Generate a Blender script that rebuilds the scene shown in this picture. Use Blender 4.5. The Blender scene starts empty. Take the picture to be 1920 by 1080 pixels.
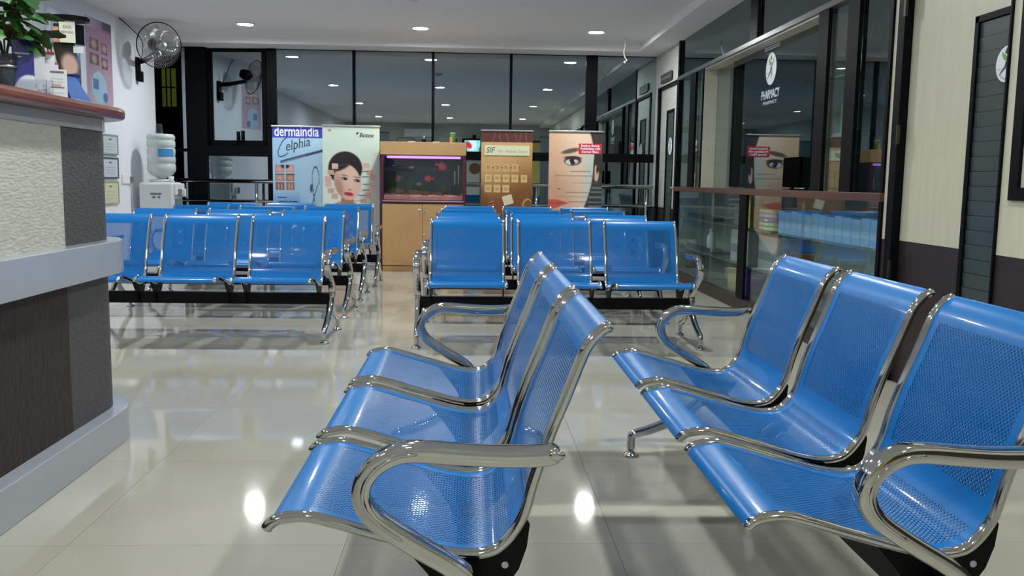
import bpy, bmesh, math, random
from mathutils import Vector, Matrix
random.seed(7)
scene = bpy.context.scene
COL = scene.collection
PI = math.pi

# ------------------------------------------------------------------ camera
F_PX, PITCH, YAW, ROLL, CAM_H = 1685.3, 0.1186, 0.0476, 0.0149, 1.0717
fwd = Vector((math.sin(YAW)*math.cos(PITCH), math.cos(YAW)*math.cos(PITCH), -math.sin(PITCH)))
r0 = Vector((math.cos(YAW), -math.sin(YAW), 0)); u0 = r0.cross(fwd)
RIGHT = r0*math.cos(ROLL) + u0*math.sin(ROLL); UP = u0*math.cos(ROLL) - r0*math.sin(ROLL)
cam_data = bpy.data.cameras.new('camera')
cam_data.sensor_width = 36.0; cam_data.lens = F_PX/1920*36.0
cam_data.clip_start = 0.05; cam_data.clip_end = 200
cam = bpy.data.objects.new('camera', cam_data); COL.objects.link(cam)
cam.matrix_world = Matrix(((RIGHT.x, UP.x, -fwd.x, 0), (RIGHT.y, UP.y, -fwd.y, 0), (RIGHT.z, UP.z, -fwd.z, CAM_H), (0, 0, 0, 1)))
scene.camera = cam
def ray(px, py): return RIGHT*((px-960)/F_PX) - UP*((py-540)/F_PX) + fwd
def on_x(px, py, X): d = ray(px, py); return Vector((0, 0, CAM_H)) + d*(X/d.x)
def on_y(px, py, Y): d = ray(px, py); return Vector((0, 0, CAM_H)) + d*(Y/d.y)

# ------------------------------------------------------------------ world (night outside), exposure
world = bpy.data.worlds.new('night_sky'); scene.world = world; world.use_nodes = True
world.node_tree.nodes['Background'].inputs[0].default_value = (0.012, 0.016, 0.024, 1)
world.node_tree.nodes['Background'].inputs[1].default_value = 1.0
scene.view_settings.view_transform = 'Standard'; scene.view_settings.look = 'None'
scene.view_settings.exposure = 0.0; scene.view_settings.gamma = 1.0
scene.view_settings.use_curve_mapping = False
LAMP_STRENGTH = 470.0
CEIL = 2.72; XR = 2.31; XL = -3.70; YW = 11.40; YB = -4.10

# ------------------------------------------------------------------ materials
def lin(c): return tuple((v/255/12.92 if v/255 <= .04045 else ((v/255+.055)/1.055)**2.4) for v in c)
MATS = {}
def mat(name, rgb, rough=.5, metal=0., spec=.5, coat=0., noise=0., nscale=8., bump=0., bscale=40., emit=0., alpha=1., stretch=(1, 1, 1), trans=0.):
    if name in MATS: return MATS[name]
    m = bpy.data.materials.new(name); m.use_nodes = True; nt = m.node_tree; b = nt.nodes['Principled BSDF']
    c = lin(rgb)
    b.inputs['Base Color'].default_value = (*c, 1); b.inputs['Roughness'].default_value = rough
    b.inputs['Metallic'].default_value = metal; b.inputs['Specular IOR Level'].default_value = spec
    b.inputs['Coat Weight'].default_value = coat; b.inputs['Coat Roughness'].default_value = .05
    b.inputs['Alpha'].default_value = alpha; b.inputs['Transmission Weight'].default_value = trans
    if emit: b.inputs['Emission Color'].default_value = (*c, 1); b.inputs['Emission Strength'].default_value = emit
    if noise or bump:
        tc = nt.nodes.new('ShaderNodeTexCoord'); mp = nt.nodes.new('ShaderNodeMapping'); mp.inputs['Scale'].default_value = stretch
        nt.links.new(tc.outputs['Object'], mp.inputs[0])
        if noise:
            n = nt.nodes.new('ShaderNodeTexNoise'); n.inputs['Scale'].default_value = nscale; n.inputs['Detail'].default_value = 4
            nt.links.new(mp.outputs[0], n.inputs['Vector'])
            r = nt.nodes.new('ShaderNodeValToRGB')
            r.color_ramp.elements[0].position = .3; r.color_ramp.elements[1].position = .7
            r.color_ramp.elements[0].color = (*[v*(1-noise) for v in c], 1); r.color_ramp.elements[1].color = (*[min(1, v*(1+noise)) for v in c], 1)
            nt.links.new(n.outputs['Fac'], r.inputs[0]); nt.links.new(r.outputs[0], b.inputs['Base Color'])
        if bump:
            n2 = nt.nodes.new('ShaderNodeTexNoise'); n2.inputs['Scale'].default_value = bscale; n2.inputs['Detail'].default_value = 3
            nt.links.new(mp.outputs[0], n2.inputs['Vector'])
            bp = nt.nodes.new('ShaderNodeBump'); bp.inputs['Strength'].default_value = bump; bp.inputs['Distance'].default_value = .01
            nt.links.new(n2.outputs['Fac'], bp.inputs['Height']); nt.links.new(bp.outputs[0], b.inputs['Normal'])
    MATS[name] = m; return m

def glass_mat(name, tint, refl, power=.55, rough=0.0):
    m = bpy.data.materials.new(name); m.use_nodes = True; nt = m.node_tree; nt.nodes.clear()
    out = nt.nodes.new('ShaderNodeOutputMaterial'); mix = nt.nodes.new('ShaderNodeMixShader')
    tr = nt.nodes.new('ShaderNodeBsdfTransparent'); tr.inputs[0].default_value = (*tint, 1)
    gl = nt.nodes.new('ShaderNodeBsdfGlossy'); gl.inputs['Roughness'].default_value = rough; gl.inputs[0].default_value = (.82, .94, 1, 1)
    lw = nt.nodes.new('ShaderNodeLayerWeight'); lw.inputs[0].default_value = .5
    pw = nt.nodes.new('ShaderNodeMath'); pw.operation = 'POWER'; pw.inputs[1].default_value = 3.5
    ml = nt.nodes.new('ShaderNodeMath'); ml.operation = 'MULTIPLY_ADD'; ml.inputs[1].default_value = power; ml.inputs[2].default_value = refl; ml.use_clamp = True
    nt.links.new(lw.outputs['Facing'], pw.inputs[0]); nt.links.new(pw.outputs[0], ml.inputs[0]); nt.links.new(ml.outputs[0], mix.inputs[0])
    nt.links.new(tr.outputs[0], mix.inputs[1]); nt.links.new(gl.outputs[0], mix.inputs[2]); nt.links.new(mix.outputs[0], out.inputs[0])
    MATS[name] = m; return m
G_WIN = glass_mat('tinted_window_glass', (.50, .55, .58), .40)
G_SHOP = glass_mat('shop_glass', (.94, .97, .96), .075)
G_DARK = glass_mat('dark_shop_glass', (.34, .42, .42), .13)
G_CLEAR = glass_mat('clear_glass', (.93, .96, .96), .05)
ACRYL = glass_mat('clear_acrylic', (.90, .92, .94), .06)

def blue_perforated():
    m = bpy.data.materials.new('blue_perforated_steel'); m.use_nodes = True; nt = m.node_tree; b = nt.nodes['Principled BSDF']
    b.inputs['Base Color'].default_value = (.006, .155, .47, 1); b.inputs['Roughness'].default_value = .30
    b.inputs['Specular IOR Level'].default_value = .2; b.inputs['Coat Weight'].default_value = .18; b.inputs['Coat Roughness'].default_value = .06
    uv = nt.nodes.new('ShaderNodeUVMap'); uv.uv_map = 'UVMap'
    sx = nt.nodes.new('ShaderNodeSeparateXYZ'); nt.links.new(uv.outputs[0], sx.inputs[0])
    def M(op, a, bb=None, c=None):
        n = nt.nodes.new('ShaderNodeMath'); n.operation = op
        for i, v in enumerate((a, bb, c)):
            if v is None: continue
            if isinstance(v, (int, float)): n.inputs[i].default_value = v
            else: nt.links.new(v, n.inputs[i])
        return n.outputs[0]
    U, V = sx.outputs[0], sx.outputs[1]; p = .0128
    def dist(off):
        a = M('SUBTRACT', M('FRACT', M('MULTIPLY_ADD', U, 1/p, 50+off)), .5); c = M('SUBTRACT', M('FRACT', M('MULTIPLY_ADD', V, 1/p, 50+off)), .5)
        return M('ADD', M('MULTIPLY', a, a), M('MULTIPLY', c, c))
    d = M('MINIMUM', dist(0), dist(.5)); hole = M('LESS_THAN', d, .25**2)
    mu = M('LESS_THAN', M('ABSOLUTE', U), .205)
    def band(a, c): return M('MULTIPLY', M('GREATER_THAN', V, a), M('LESS_THAN', V, c))
    field = M('MULTIPLY', mu, M('MAXIMUM', band(.085, .50), band(.565, .875)))
    nt.links.new(M('SUBTRACT', 1, M('MULTIPLY', field, hole)), b.inputs['Alpha'])
    MATS['blue'] = m; return m
BLUE = blue_perforated()
CHROME = mat('chrome', (196, 198, 198), rough=.06, metal=1)
STEEL = mat('brushed_steel', (190, 192, 195), rough=.28, metal=1)
BLACK = mat('black_paint', (10, 10, 11), rough=.42, spec=.15)
DARKFRAME = mat('dark_frame', (12, 13, 17), rough=.45, spec=.07)
PLASTIC_BLACK = mat('black_plastic', (13, 13, 15), rough=.4, spec=.10)
WHITE = mat('white_paint', (226, 227, 232), rough=.6, noise=.02, nscale=3)
WALL = mat('white_wall_paint', (228, 230, 238), rough=.65, noise=.03, nscale=2, bump=.05, bscale=60)
CEILM = mat('ceiling_paint', (238, 237, 238), rough=.8, noise=.015, nscale=1.5)
GREY = mat('grey_laminate', (172, 177, 188), rough=.22, coat=.3, noise=.02)
MAROON = mat('maroon_edge', (88, 24, 44), rough=.35)
WOODTAN = mat('tan_laminate', (196, 154, 104), rough=.4, noise=.05, nscale=6, stretch=(1, 1, .15))
WOODRED = mat('red_brown_wood', (112, 52, 36), rough=.28, coat=.4, noise=.22, nscale=10, stretch=(8, 1, 8))
BROWN = mat('dark_brown_laminate', (46, 34, 32), rough=.4, noise=.2, nscale=5, stretch=(.4, .4, 12))
CREAM = mat('cream_laminate', (203, 199, 178), rough=.38, noise=.05, nscale=4, stretch=(.5, .5, 7))
CREAMV = mat('cream_door_laminate', (200, 196, 174), rough=.38, noise=.05, nscale=5, stretch=(5, 5, .6))
PALEWOOD = mat('pale_grey_wood_laminate', (186, 186, 180), rough=.4, noise=.13, nscale=5, stretch=(.35, .35, 14))
PAPER = mat('white_paper', (228, 230, 234), rough=.55)
LAMP_E = bpy.data.materials.new('lamp_glow'); LAMP_E.use_nodes = True
_e = LAMP_E.node_tree.nodes['Principled BSDF']; _e.inputs['Emission Color'].default_value = (.95, 1.0, .985, 1); _e.inputs['Emission Strength'].default_value = LAMP_STRENGTH

# ------------------------------------------------------------------ mesh helpers
class MB:
    def __init__(s): s.v = []; s.f = []; s.uv = None; s.sm = []
    def add(s, vs, fs, smooth=False):
        o = len(s.v); s.v += [tuple(v) for v in vs]; s.f += [tuple(i+o for i in f) for f in fs]; s.sm += [smooth]*len(fs); return s
    def box(s, x0, x1, y0, y1, z0, z1, bev=0.):
        if bev <= 0:
            return s.add([(x0,y0,z0),(x1,y0,z0),(x1,y1,z0),(x0,y1,z0),(x0,y0,z1),(x1,y0,z1),(x1,y1,z1),(x0,y1,z1)],
                         [(0,3,2,1),(4,5,6,7),(0,1,5,4),(1,2,6,5),(2,3,7,6),(3,0,4,7)])
        b = min(bev, (x1-x0)*.45, (y1-y0)*.45, (z1-z0)*.45)
        bm = bmesh.new(); bmesh.ops.create_cube(bm, size=1)
        for v in bm.verts: v.co = Vector(((x0+x1)/2+v.co.x*(x1-x0), (y0+y1)/2+v.co.y*(y1-y0), (z0+z1)/2+v.co.z*(z1-z0)))
        bmesh.ops.bevel(bm, geom=bm.edges[:], offset=b, segments=2, profile=.5, affect='EDGES')
        bm.verts.index_update(); s.add([v.co[:] for v in bm.verts], [[v.index for v in f.verts] for f in bm.faces]); bm.free(); return s
    def obox(s, c, ax, half):
        """box with centre c, three unit axes ax, half sizes"""
        c = Vector(c); A = [Vector(a)*h for a, h in zip(ax, half)]
        vs = [c+A[0]*i+A[1]*j+A[2]*k for k in (-1, 1) for j in (-1, 1) for i in (-1, 1)]
        return s.add(vs, [(0,2,3,1),(4,5,7,6),(0,1,5,4),(1,3,7,5),(3,2,6,7),(2,0,4,6)])
    def prism(s, poly, axis, a, b):
        """poly of 2-d points extruded along axis ('x': poly=(y,z), 'y': (x,z), 'z': (x,y))"""
        n = len(poly)
        P = {'x': lambda p, t: (t, p[0], p[1]), 'y': lambda p, t: (p[0], t, p[1]), 'z': lambda p, t: (p[0], p[1], t)}[axis]
        vs = [P(p, a) for p in poly] + [P(p, b) for p in poly]
        fs = [tuple(range(n))[::-1], tuple(range(n, 2*n))] + [(i, (i+1) % n, n+(i+1) % n, n+i) for i in range(n)]
        return s.add(vs, fs)
    def tube(s, path, r, n=10, caps=True, smooth=True, flat=None, side=None):
        """sweep of a round (or flat=(a,b) elliptic/box-like) section along path; r is a number or list"""
        P = [Vector(p) for p in path]; m = len(P); R = r if isinstance(r, (list, tuple)) else [r]*m
        T = []
        for i in range(m):
            t = P[min(i+1, m-1)]-P[max(i-1, 0)]
            T.append(t.normalized() if t.length > 1e-9 else Vector((0, 0, 1)))
        if side is None:
            a = Vector((0, 0, 1)) if abs(T[0].z) < .9 else Vector((1, 0, 0)); A = T[0].cross(a).normalized()
        else: A = Vector(side)
        vs = []
        for i in range(m):
            if side is None: A = (A-T[i]*A.dot(T[i])).normalized()
            else: A = Vector(side)
            B = T[i].cross(A).normalized()
            for k in range(n):
                th = 2*PI*k/n; c, q = math.cos(th), math.sin(th)
                if flat:
                    e = flat[2] if len(flat) > 2 else .45
                    c = math.copysign(abs(c)**e, c)*flat[0]; q = math.copysign(abs(q)**e, q)*flat[1]
                vs.append(P[i]+(A*c+B*q)*R[i])
        fs = [(i*n+k, i*n+(k+1) % n, (i+1)*n+(k+1) % n, (i+1)*n+k) for i in range(m-1) for k in range(n)]
        if caps: fs += [tuple(range(n))[::-1], tuple(range((m-1)*n, m*n))]
        o = len(s.f); s.add(vs, fs, smooth)
        if caps: s.sm[-1] = s.sm[-2] = False
        return s
    def lathe(s, prof, c=(0, 0, 0), n=24, smooth=True, axis=None):
        """prof: list of (r, z) revolved about z at c (or about unit vector axis)"""
        c = Vector(c); Q = Vector((0, 0, 1)).rotation_difference(Vector(axis)) if axis else None
        vs = []
        for r, z in prof:
            for k in range(n):
                v = Vector((r*math.cos(2*PI*k/n), r*math.sin(2*PI*k/n), z)); vs.append(c+(Q @ v if Q else v))
        m = len(prof); fs = [(i*n+k, i*n+(k+1) % n, (i+1)*n+(k+1) % n, (i+1)*n+k) for i in range(m-1) for k in range(n)]
        fs += [tuple(range(n))[::-1], tuple(range((m-1)*n, m*n))]
        s.add(vs, fs, smooth); s.sm[-1] = s.sm[-2] = False; return s
    def ball(s, c, rx, ry=None, rz=None, n=12, m=8):
        ry = ry or rx; rz = rz or rx
        pr = [(max(1e-4, math.sin(PI*i/m)), -math.cos(PI*i/m)) for i in range(m+1)]
        vs = [(c[0]+rx*r*math.cos(2*PI*k/n), c[1]+ry*r*math.sin(2*PI*k/n), c[2]+rz*z) for r, z in pr for k in range(n)]
        fs = [(i*n+k, i*n+(k+1) % n, (i+1)*n+(k+1) % n, (i+1)*n+k) for i in range(m) for k in range(n)]
        return s.add(vs, fs, True)
    def mesh(s, name, material):
        me = bpy.data.meshes.new(name); me.from_pydata(s.v, [], s.f); me.polygons.foreach_set('use_smooth', s.sm)
        if s.uv:
            l = me.uv_layers.new(name='UVMap')
            for i, lp in enumerate(me.loops): l.data[i].uv = s.uv[lp.vertex_index]
        if material: me.materials.append(material)
        me.update(); return me
    def build(s, name, material, parent=None):
        o = bpy.data.objects.new(name, s.mesh(name, material)); COL.objects.link(o); o.parent = parent; return o

def tag(o, label=None, cat=None, group=None, kind=None):
    if label: o['label'] = label
    if cat: o['category'] = cat
    if group: o['group'] = group
    if kind: o['kind'] = kind
    return o
def thing(name, label, cat, loc=(0, 0, 0), rot=(0, 0, 0), group=None):
    o = bpy.data.objects.new(name, None); COL.objects.link(o); o.empty_display_size = .1
    o.location = loc; o.rotation_euler = rot; return tag(o, label, cat, group)
def struct(name, mb=None, material=None, loc=None):
    if mb is None:
        o = bpy.data.objects.new(name, None); COL.objects.link(o)
    else: o = mb.build(name, material)
    o['kind'] = 'structure'
    return o
def part(name, material, parent, *boxes, bev=0.):
    m = MB()
    for b in boxes: m.box(*b, bev=bev)
    return m.build(name, material, parent)
def spline(pts, sub=4):
    P = [Vector(p) for p in pts]; out = []
    for i in range(len(P)-1):
        a, b, c, d = P[max(i-1, 0)], P[i], P[i+1], P[min(i+2, len(P)-1)]
        for k in range(sub):
            t = k/sub; out.append(.5*((2*b)+(c-a)*t+(2*a-5*b+4*c-d)*t*t+(3*b-a-3*c+d)*t**3))
    out.append(P[-1]); return out
def copy_tree(o, parent=None):
    c = o.copy(); COL.objects.link(c); c.parent = parent
    for ch in o.children: copy_tree(ch, c)
    return c
def text(body, size, material, parent, loc, name='lettering', shear=0., sx=1., align='LEFT', bold=0., rotz=0., ext=.0004):
    cu = bpy.data.curves.new('t', 'FONT'); cu.body = body; cu.size = size; cu.shear = shear; cu.align_x = align; cu.extrude = ext; cu.resolution_u = 3; cu.offset = bold
    ob = bpy.data.objects.new('t', cu); COL.objects.link(ob)
    dg = bpy.context.evaluated_depsgraph_get(); me = bpy.data.meshes.new_from_object(ob.evaluated_get(dg))
    bpy.data.objects.remove(ob); bpy.data.curves.remove(cu)
    c, s = math.cos(rotz), math.sin(rotz)
    for v in me.vertices:
        x, y, z = v.co; x *= sx; v.co = (loc[0]+c*x-s*y, loc[1]+s*x+c*y, loc[2]+z)
    me.materials.clear(); me.materials.append(material); me.name = name
    o = bpy.data.objects.new(name, me); COL.objects.link(o); o.parent = parent; return o
def poly2d(pts, material, parent, z, name='emblem', th=.0006):
    m = MB(); m.prism(pts, 'z', z, z+th); return m.build(name, material, parent)
PRINT = bpy.data.materials.new('printed_sheet'); PRINT.use_nodes = True
_a = PRINT.node_tree.nodes.new('ShaderNodeVertexColor'); _a.layer_name = 'Col'
_b = PRINT.node_tree.nodes['Principled BSDF']; _b.inputs['Roughness'].default_value = .3
PRINT.node_tree.links.new(_a.outputs[0], _b.inputs['Base Color'])
def print_sheet(name, parent, x0, x1, y0, y1, nx, ny, fn, z=0., gloss=None):
    """flat print in the local x-y plane; fn(u, v) -> sRGB, u left to right, v top to bottom"""
    vs, fs, cs = [], [], []
    for j in range(ny+1):
        for i in range(nx+1):
            u, v = i/nx, j/ny; vs.append((x0+(x1-x0)*u, y1+(y0-y1)*v, z)); cs.append(lin([max(0, min(255, q)) for q in fn(u, v)]))
    for j in range(ny):
        for i in range(nx): a = j*(nx+1)+i; fs.append((a, a+nx+1, a+nx+2, a+1))
    me = bpy.data.meshes.new(name); me.from_pydata(vs, [], fs); at = me.color_attributes.new('Col', 'FLOAT_COLOR', 'POINT')
    at.data.foreach_set('color', [q for c in cs for q in (*c, 1)])
    me.materials.append(gloss or PRINT); o = bpy.data.objects.new(name, me); COL.objects.link(o); o.parent = parent; return o
def sst(a, b, x): t = max(0, min(1, (x-a)/(b-a))); return t*t*(3-2*t)
def mixc(c, d, t): return tuple(p+(q-p)*t for p, q in zip(c, d))
def ell(x, y, cx, cy, rx, ry, rot=0., soft=.15):
    dx, dy = x-cx, y-cy; c, s = math.cos(rot), math.sin(rot); dx, dy = c*dx+s*dy, c*dy-s*dx
    return 1-sst(1-soft, 1+soft, math.hypot(dx/rx, dy/ry))
def rct(x, y, x0, x1, y0, y1): return 1. if x0 <= x <= x1 and y0 <= y <= y1 else 0.
FACE_CAM = (PI/2, 0, 0)          # local x right, y up, z towards the viewer, for things facing -Y
FACE_LEFT = (PI/2, 0, -PI/2)     # on the right wall, facing -X
FACE_RIGHT = (PI/2, 0, PI/2)     # on the left wall, facing +X
FACE_BACK = (PI/2, 0, PI)        # on the rear wall, facing +Y

# ================================================================== THE SETTING
# floor: polished tiles laid on a bed
bed = struct('floor', MB().box(XL-.4, XR+1.2, YB, YW+.05, -.12, -.010), mat('tile_grout', (120, 116, 106), rough=.8))
TS = .80
TILE = mat('polished_cream_tile', (190, 186, 172), rough=.055, spec=.6, noise=.07, nscale=1.6, coat=.0)
tile_me = None
y = 2.56 - 9*TS
while y < YW:
    x = -.36 - 5*TS
    while x < XR+.2:
        x0, x1, y0, y1 = max(x, XL-.3), min(x+TS, XR+.25), max(y, YB), min(y+TS, YW)
        if x1-x0 > .05 and y1-y0 > .05:
            if abs(x1-x0-TS) < 1e-6 and abs(y1-y0-TS) < 1e-6:
                if tile_me is None: tile_me = MB().box(-.3994, .3994, -.3994, .3994, -.010, 0).mesh('tile', TILE)
                o = bpy.data.objects.new('tile', tile_me); COL.objects.link(o); o.parent = bed; o.location = ((x0+x1)/2, (y0+y1)/2, 0)
            else:
                part('tile', TILE, bed, (x0+.0006, x1-.0006, y0+.0006, y1-.0006, -.010, 0))
        x += TS
    y += TS
struct('ceiling', MB().box(XL-.5, XR+1.2, YB-.1, YW+.2, CEIL, CEIL+.12), CEILM)
SOF = 2.635
struct('trim_1', MB().box(XL-.42, XR, YW-.42, YW+.1, SOF, CEIL), CEILM)
struct('trim_2', MB().box(XR-.30, XR+.02, YB, YW-.42, SOF, CEIL), CEILM)
struct('trim_3', MB().box(XR+.02, XR+.9, YB, YW, SOF, CEIL), CEILM)
wl = struct('wall_left', MB().box(XL-.15, XL, YB, 10.90, 0, CEIL), WALL)
struct('wall_left_return', MB().box(XL-.42, XL-.27, 10.914, YW+.1, 0, CEIL), DARKFRAME)
struct('added_dark_sheet', MB().box(XL-.27, XL-.001, 10.901, 10.912, 0, CEIL), DARKFRAME)  # unseen dark sheet added over the bright wall end to darken its window reflection
wb = struct('wall_rear', MB().box(XL-.15, XR+.1, YB-.12, YB, 0, CEIL), PALEWOOD)

# right wall: laminate pieces around the doors and the pharmacy front
wr = struct('wall_right')
def wall_piece(y0, y1, z0, z1, m, x=XR, th=.09): return part('panel', m, wr, (x, x+th, y0, y1, z0, z1))
WZ = .78
wall_piece(11.19, YW, WZ, SOF, PALEWOOD); wall_piece(10.14, 11.19, 2.225, SOF, PALEWOOD); wall_piece(11.19, YW, 0, WZ, BROWN)
wall_piece(4.885, 4.945, WZ, SOF, CREAMV); wall_piece(4.885, 4.945, 0, WZ, BROWN); wall_piece(3.84, 4.885, 2.23, SOF, CREAMV)
wall_piece(3.64, 3.84, WZ, SOF, CREAMV); wall_piece(YB, 3.64, WZ, 1.02, CREAMV); wall_piece(YB, 2.60, 1.02, SOF, CREAMV); wall_piece(2.60, 3.64, 2.2, SOF, CREAMV)
wall_piece(YB, 3.84, 0, WZ, BROWN)
# dark-framed glazed notice window beside the near door
nw = struct('window_8')
part('frame', DARKFRAME, nw, (XR-.015, XR+.06, 3.70, 3.763, 1.02, 2.2), (XR-.015, XR+.06, 2.60, 2.66, 1.02, 2.2), (XR-.015, XR+.06, 2.66, 3.70, 1.02, 1.075), (XR-.015, XR+.06, 2.66, 3.70, 2.145, 2.2))
part('pane', G_DARK, nw, (XR+.02, XR+.026, 2.66, 3.70, 1.075, 2.145)); part('backing', PLASTIC_BLACK, nw, (XR+.05, XR+.06, 2.66, 3.70, 1.075, 2.145))
wall_piece(3.640, 3.70, 1.02, 2.2, CREAMV, x=XR+.065, th=.02)
# room behind the pharmacy and the consulting rooms (dim)
struct('wall_pharmacy', MB().box(XR+.95, XR+1.05, YB, YW, 0, CEIL), mat('pharmacy_wall', (150, 158, 150), rough=.7))

def louvre_mat():
    return mat('frosted_green_glass', (62, 72, 70), rough=.3, noise=.05)
def make_door(name, y0, y1, ztop, strip, recess, swing=0., sticker=None):
    """laminate door in the right wall: frame, hinged leaf with a louvred glass strip"""
    d = struct(name)
    part('door_frame', DARKFRAME, d, (XR-.012, XR+.09, y1-.075, y1, 0, ztop), (XR-.012, XR+.09, y0, y0+.012, 0, ztop-.03), (XR-.012, XR+.09, y0, y1, ztop-.03, ztop))
    leaf = bpy.data.objects.new('door_leaf', None); COL.objects.link(leaf); leaf.parent = d
    leaf.location = (XR+recess, y1-.078, 0); leaf.rotation_euler = (0, 0, swing)
    W = y1-y0-.09; s0, s1, sz0, sz1 = strip          # strip measured from the hinge side
    cm = CREAMV if name == 'door_1' else PALEWOOD
    part('leaf_panel', cm, leaf, (0, .035, -s0, 0, WZ, ztop-.035)); part('leaf_panel', cm, leaf, (0, .035, -W, -s1, WZ, ztop-.035)); part('leaf_panel', cm, leaf, (0, .035, -s1, -s0, sz1, ztop-.035))
    part('kick_panel', BROWN, leaf, (0, .035, -s0, 0, .01, WZ)); part('kick_panel', BROWN, leaf, (0, .035, -W, -s1, .01, WZ))
    part('strip_frame', DARKFRAME, leaf, (-.008, .04, -s0-.03, -s0, sz0, sz1), (-.008, .04, -s1, -s1+.012, sz0, sz1), (-.008, .04, -s1, -s0, sz1-.03, sz1))
    z = sz0; k = 0
    while z < sz1-.05:
        h = min(.068, sz1-.03-z); lm = MB().prism([(.006, z), (.012, z), (.009, z+h-.002), (.003, z+h-.002)], 'y', -s1+.012, -s0-.03)
        lm.build('louvre', louvre_mat(), leaf); z += .068; k += 1
    return d, leaf
# near door, pushed slightly inwards so the jamb hides part of the strip
d1, leaf1 = make_door('door_1', 3.84, 4.885, 2.23, (.615, .905, .06, 1.86), .035)
for z in (.62, 1.35, 2.02): part('hinge', mat('hinge_brass', (70, 66, 50), rough=.4, metal=.8), d1, (XR-.02, XR-.006, 4.795, 4.815, z-.05, z+.05))
d2, leaf2 = make_door('door_2', 10.14, 11.19, 2.225, (.35, .74, .06, 1.925), .02)
def sticker_mats():
    return mat('sticker_white', (222, 228, 236), rough=.4), mat('sticker_green', (96, 158, 30), rough=.4), mat('sticker_navy', (30, 28, 56), rough=.4), mat('sticker_plum', (96, 34, 66), rough=.4)
def emblem(parent, r, full=True, text_on=True):
    """round clinic emblem: leaping figure in green, navy and plum, in local x-y, radius r"""
    w, g, n, p = sticker_mats()
    pts = [(r*math.cos(2*PI*k/40), r*math.sin(2*PI*k/40)) for k in range(40)]
    base = poly2d(pts, w, parent, .0, 'emblem_disc', .001)
    S = lambda q: [(a*r, b*r) for a, b in q]
    e = [poly2d(S([(-.20,.62),(-.02,.92),(.12,.58),(-.05,.55)]), n, base, .001, 'emblem_head'),
         poly2d(S([(-.45,.72),(-.44,.52),(-.34,.34),(-.15,.2),(.10,.16),(.35,.22),(.52,.5),(.62,.8),(.40,.52),(.2,.4),(.0,.42),(-.2,.55),(-.38,.66)]), g, base, .001, 'emblem_arms'),
         poly2d(S([(-.08,.14),(.18,.16),(.2,-.1),(.02,-.14),(-.2,-.18),(-.1,0)]), n, base, .001, 'emblem_body'),
         poly2d(S([(-.12,-.1),(.05,-.2),(-.3,-.4),(-.66,-.62),(-.45,-.38)]), p, base, .0016, 'emblem_leg'),
         poly2d(S([(.06,-.1),(.2,-.05),(.26,-.3),(.14,-.62),(.06,-.36)]), g, base, .0016, 'emblem_leg'),
         poly2d(S([(-.9,-.2),(-.6,-.24),(-.3,-.2),(-.3,-.22),(-.6,-.265),(-.9,-.225)]), mat('sticker_line', (120, 160, 150)), base, .001, 'emblem_swoosh')]
    if text_on:
        for i, ch in enumerate('Young and'):
            a = math.radians(-128+i*9.0); rr = r*.86
            text(ch, r*.2, n, base, (rr*math.cos(a), rr*math.sin(a), .001), align='CENTER', rotz=a+PI/2)
    return base
st1 = thing('emblem_sticker', 'round white sticker with green leaping figure on the near door strip', 'sticker', (XR+.026, 3.915, 1.612), FACE_LEFT, 'round clinic stickers'); emblem(st1, .078)
st2 = thing('emblem_sticker', 'small round white sticker on the glass strip of the far door', 'sticker', (XR+.010, 10.50, 1.50), FACE_LEFT, 'round clinic stickers'); emblem(st2, .10, text_on=False)
pl = thing('name_plate', 'dark grey name plate above the far laminate door', 'sign', (XR-.012, 10.71, 2.31), FACE_LEFT)
m = MB().box(-.29, .29, -.052, .052, 0, .011, bev=.004); m.build('plate', mat('plate_grey', (62, 62, 62), rough=.4), pl)
part('screw', STEEL, pl, (-.275, -.265, -.005, .005, .011, .013)); part('screw', STEEL, pl, (.265, .275, -.005, .005, .011, .013))
part('faded_lettering', mat('plate_text', (104, 104, 102)), pl, *[(-.24+.03*i, -.24+.03*i+.022, -.016, .016, .011, .0116) for i in range(16)])
dh = thing('door_lever', 'dark lever handle on the far laminate door', 'handle', (XR+.012, 10.26, 1.02), FACE_LEFT)
MB().lathe([(.022, 0), (.022, .008), (.008, .012), (.008, .035)], n=14).build('rose', STEEL, dh); MB().tube([(0, 0, .035), (-.10, 0, .035)], .008).build('lever', STEEL, dh)

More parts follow.
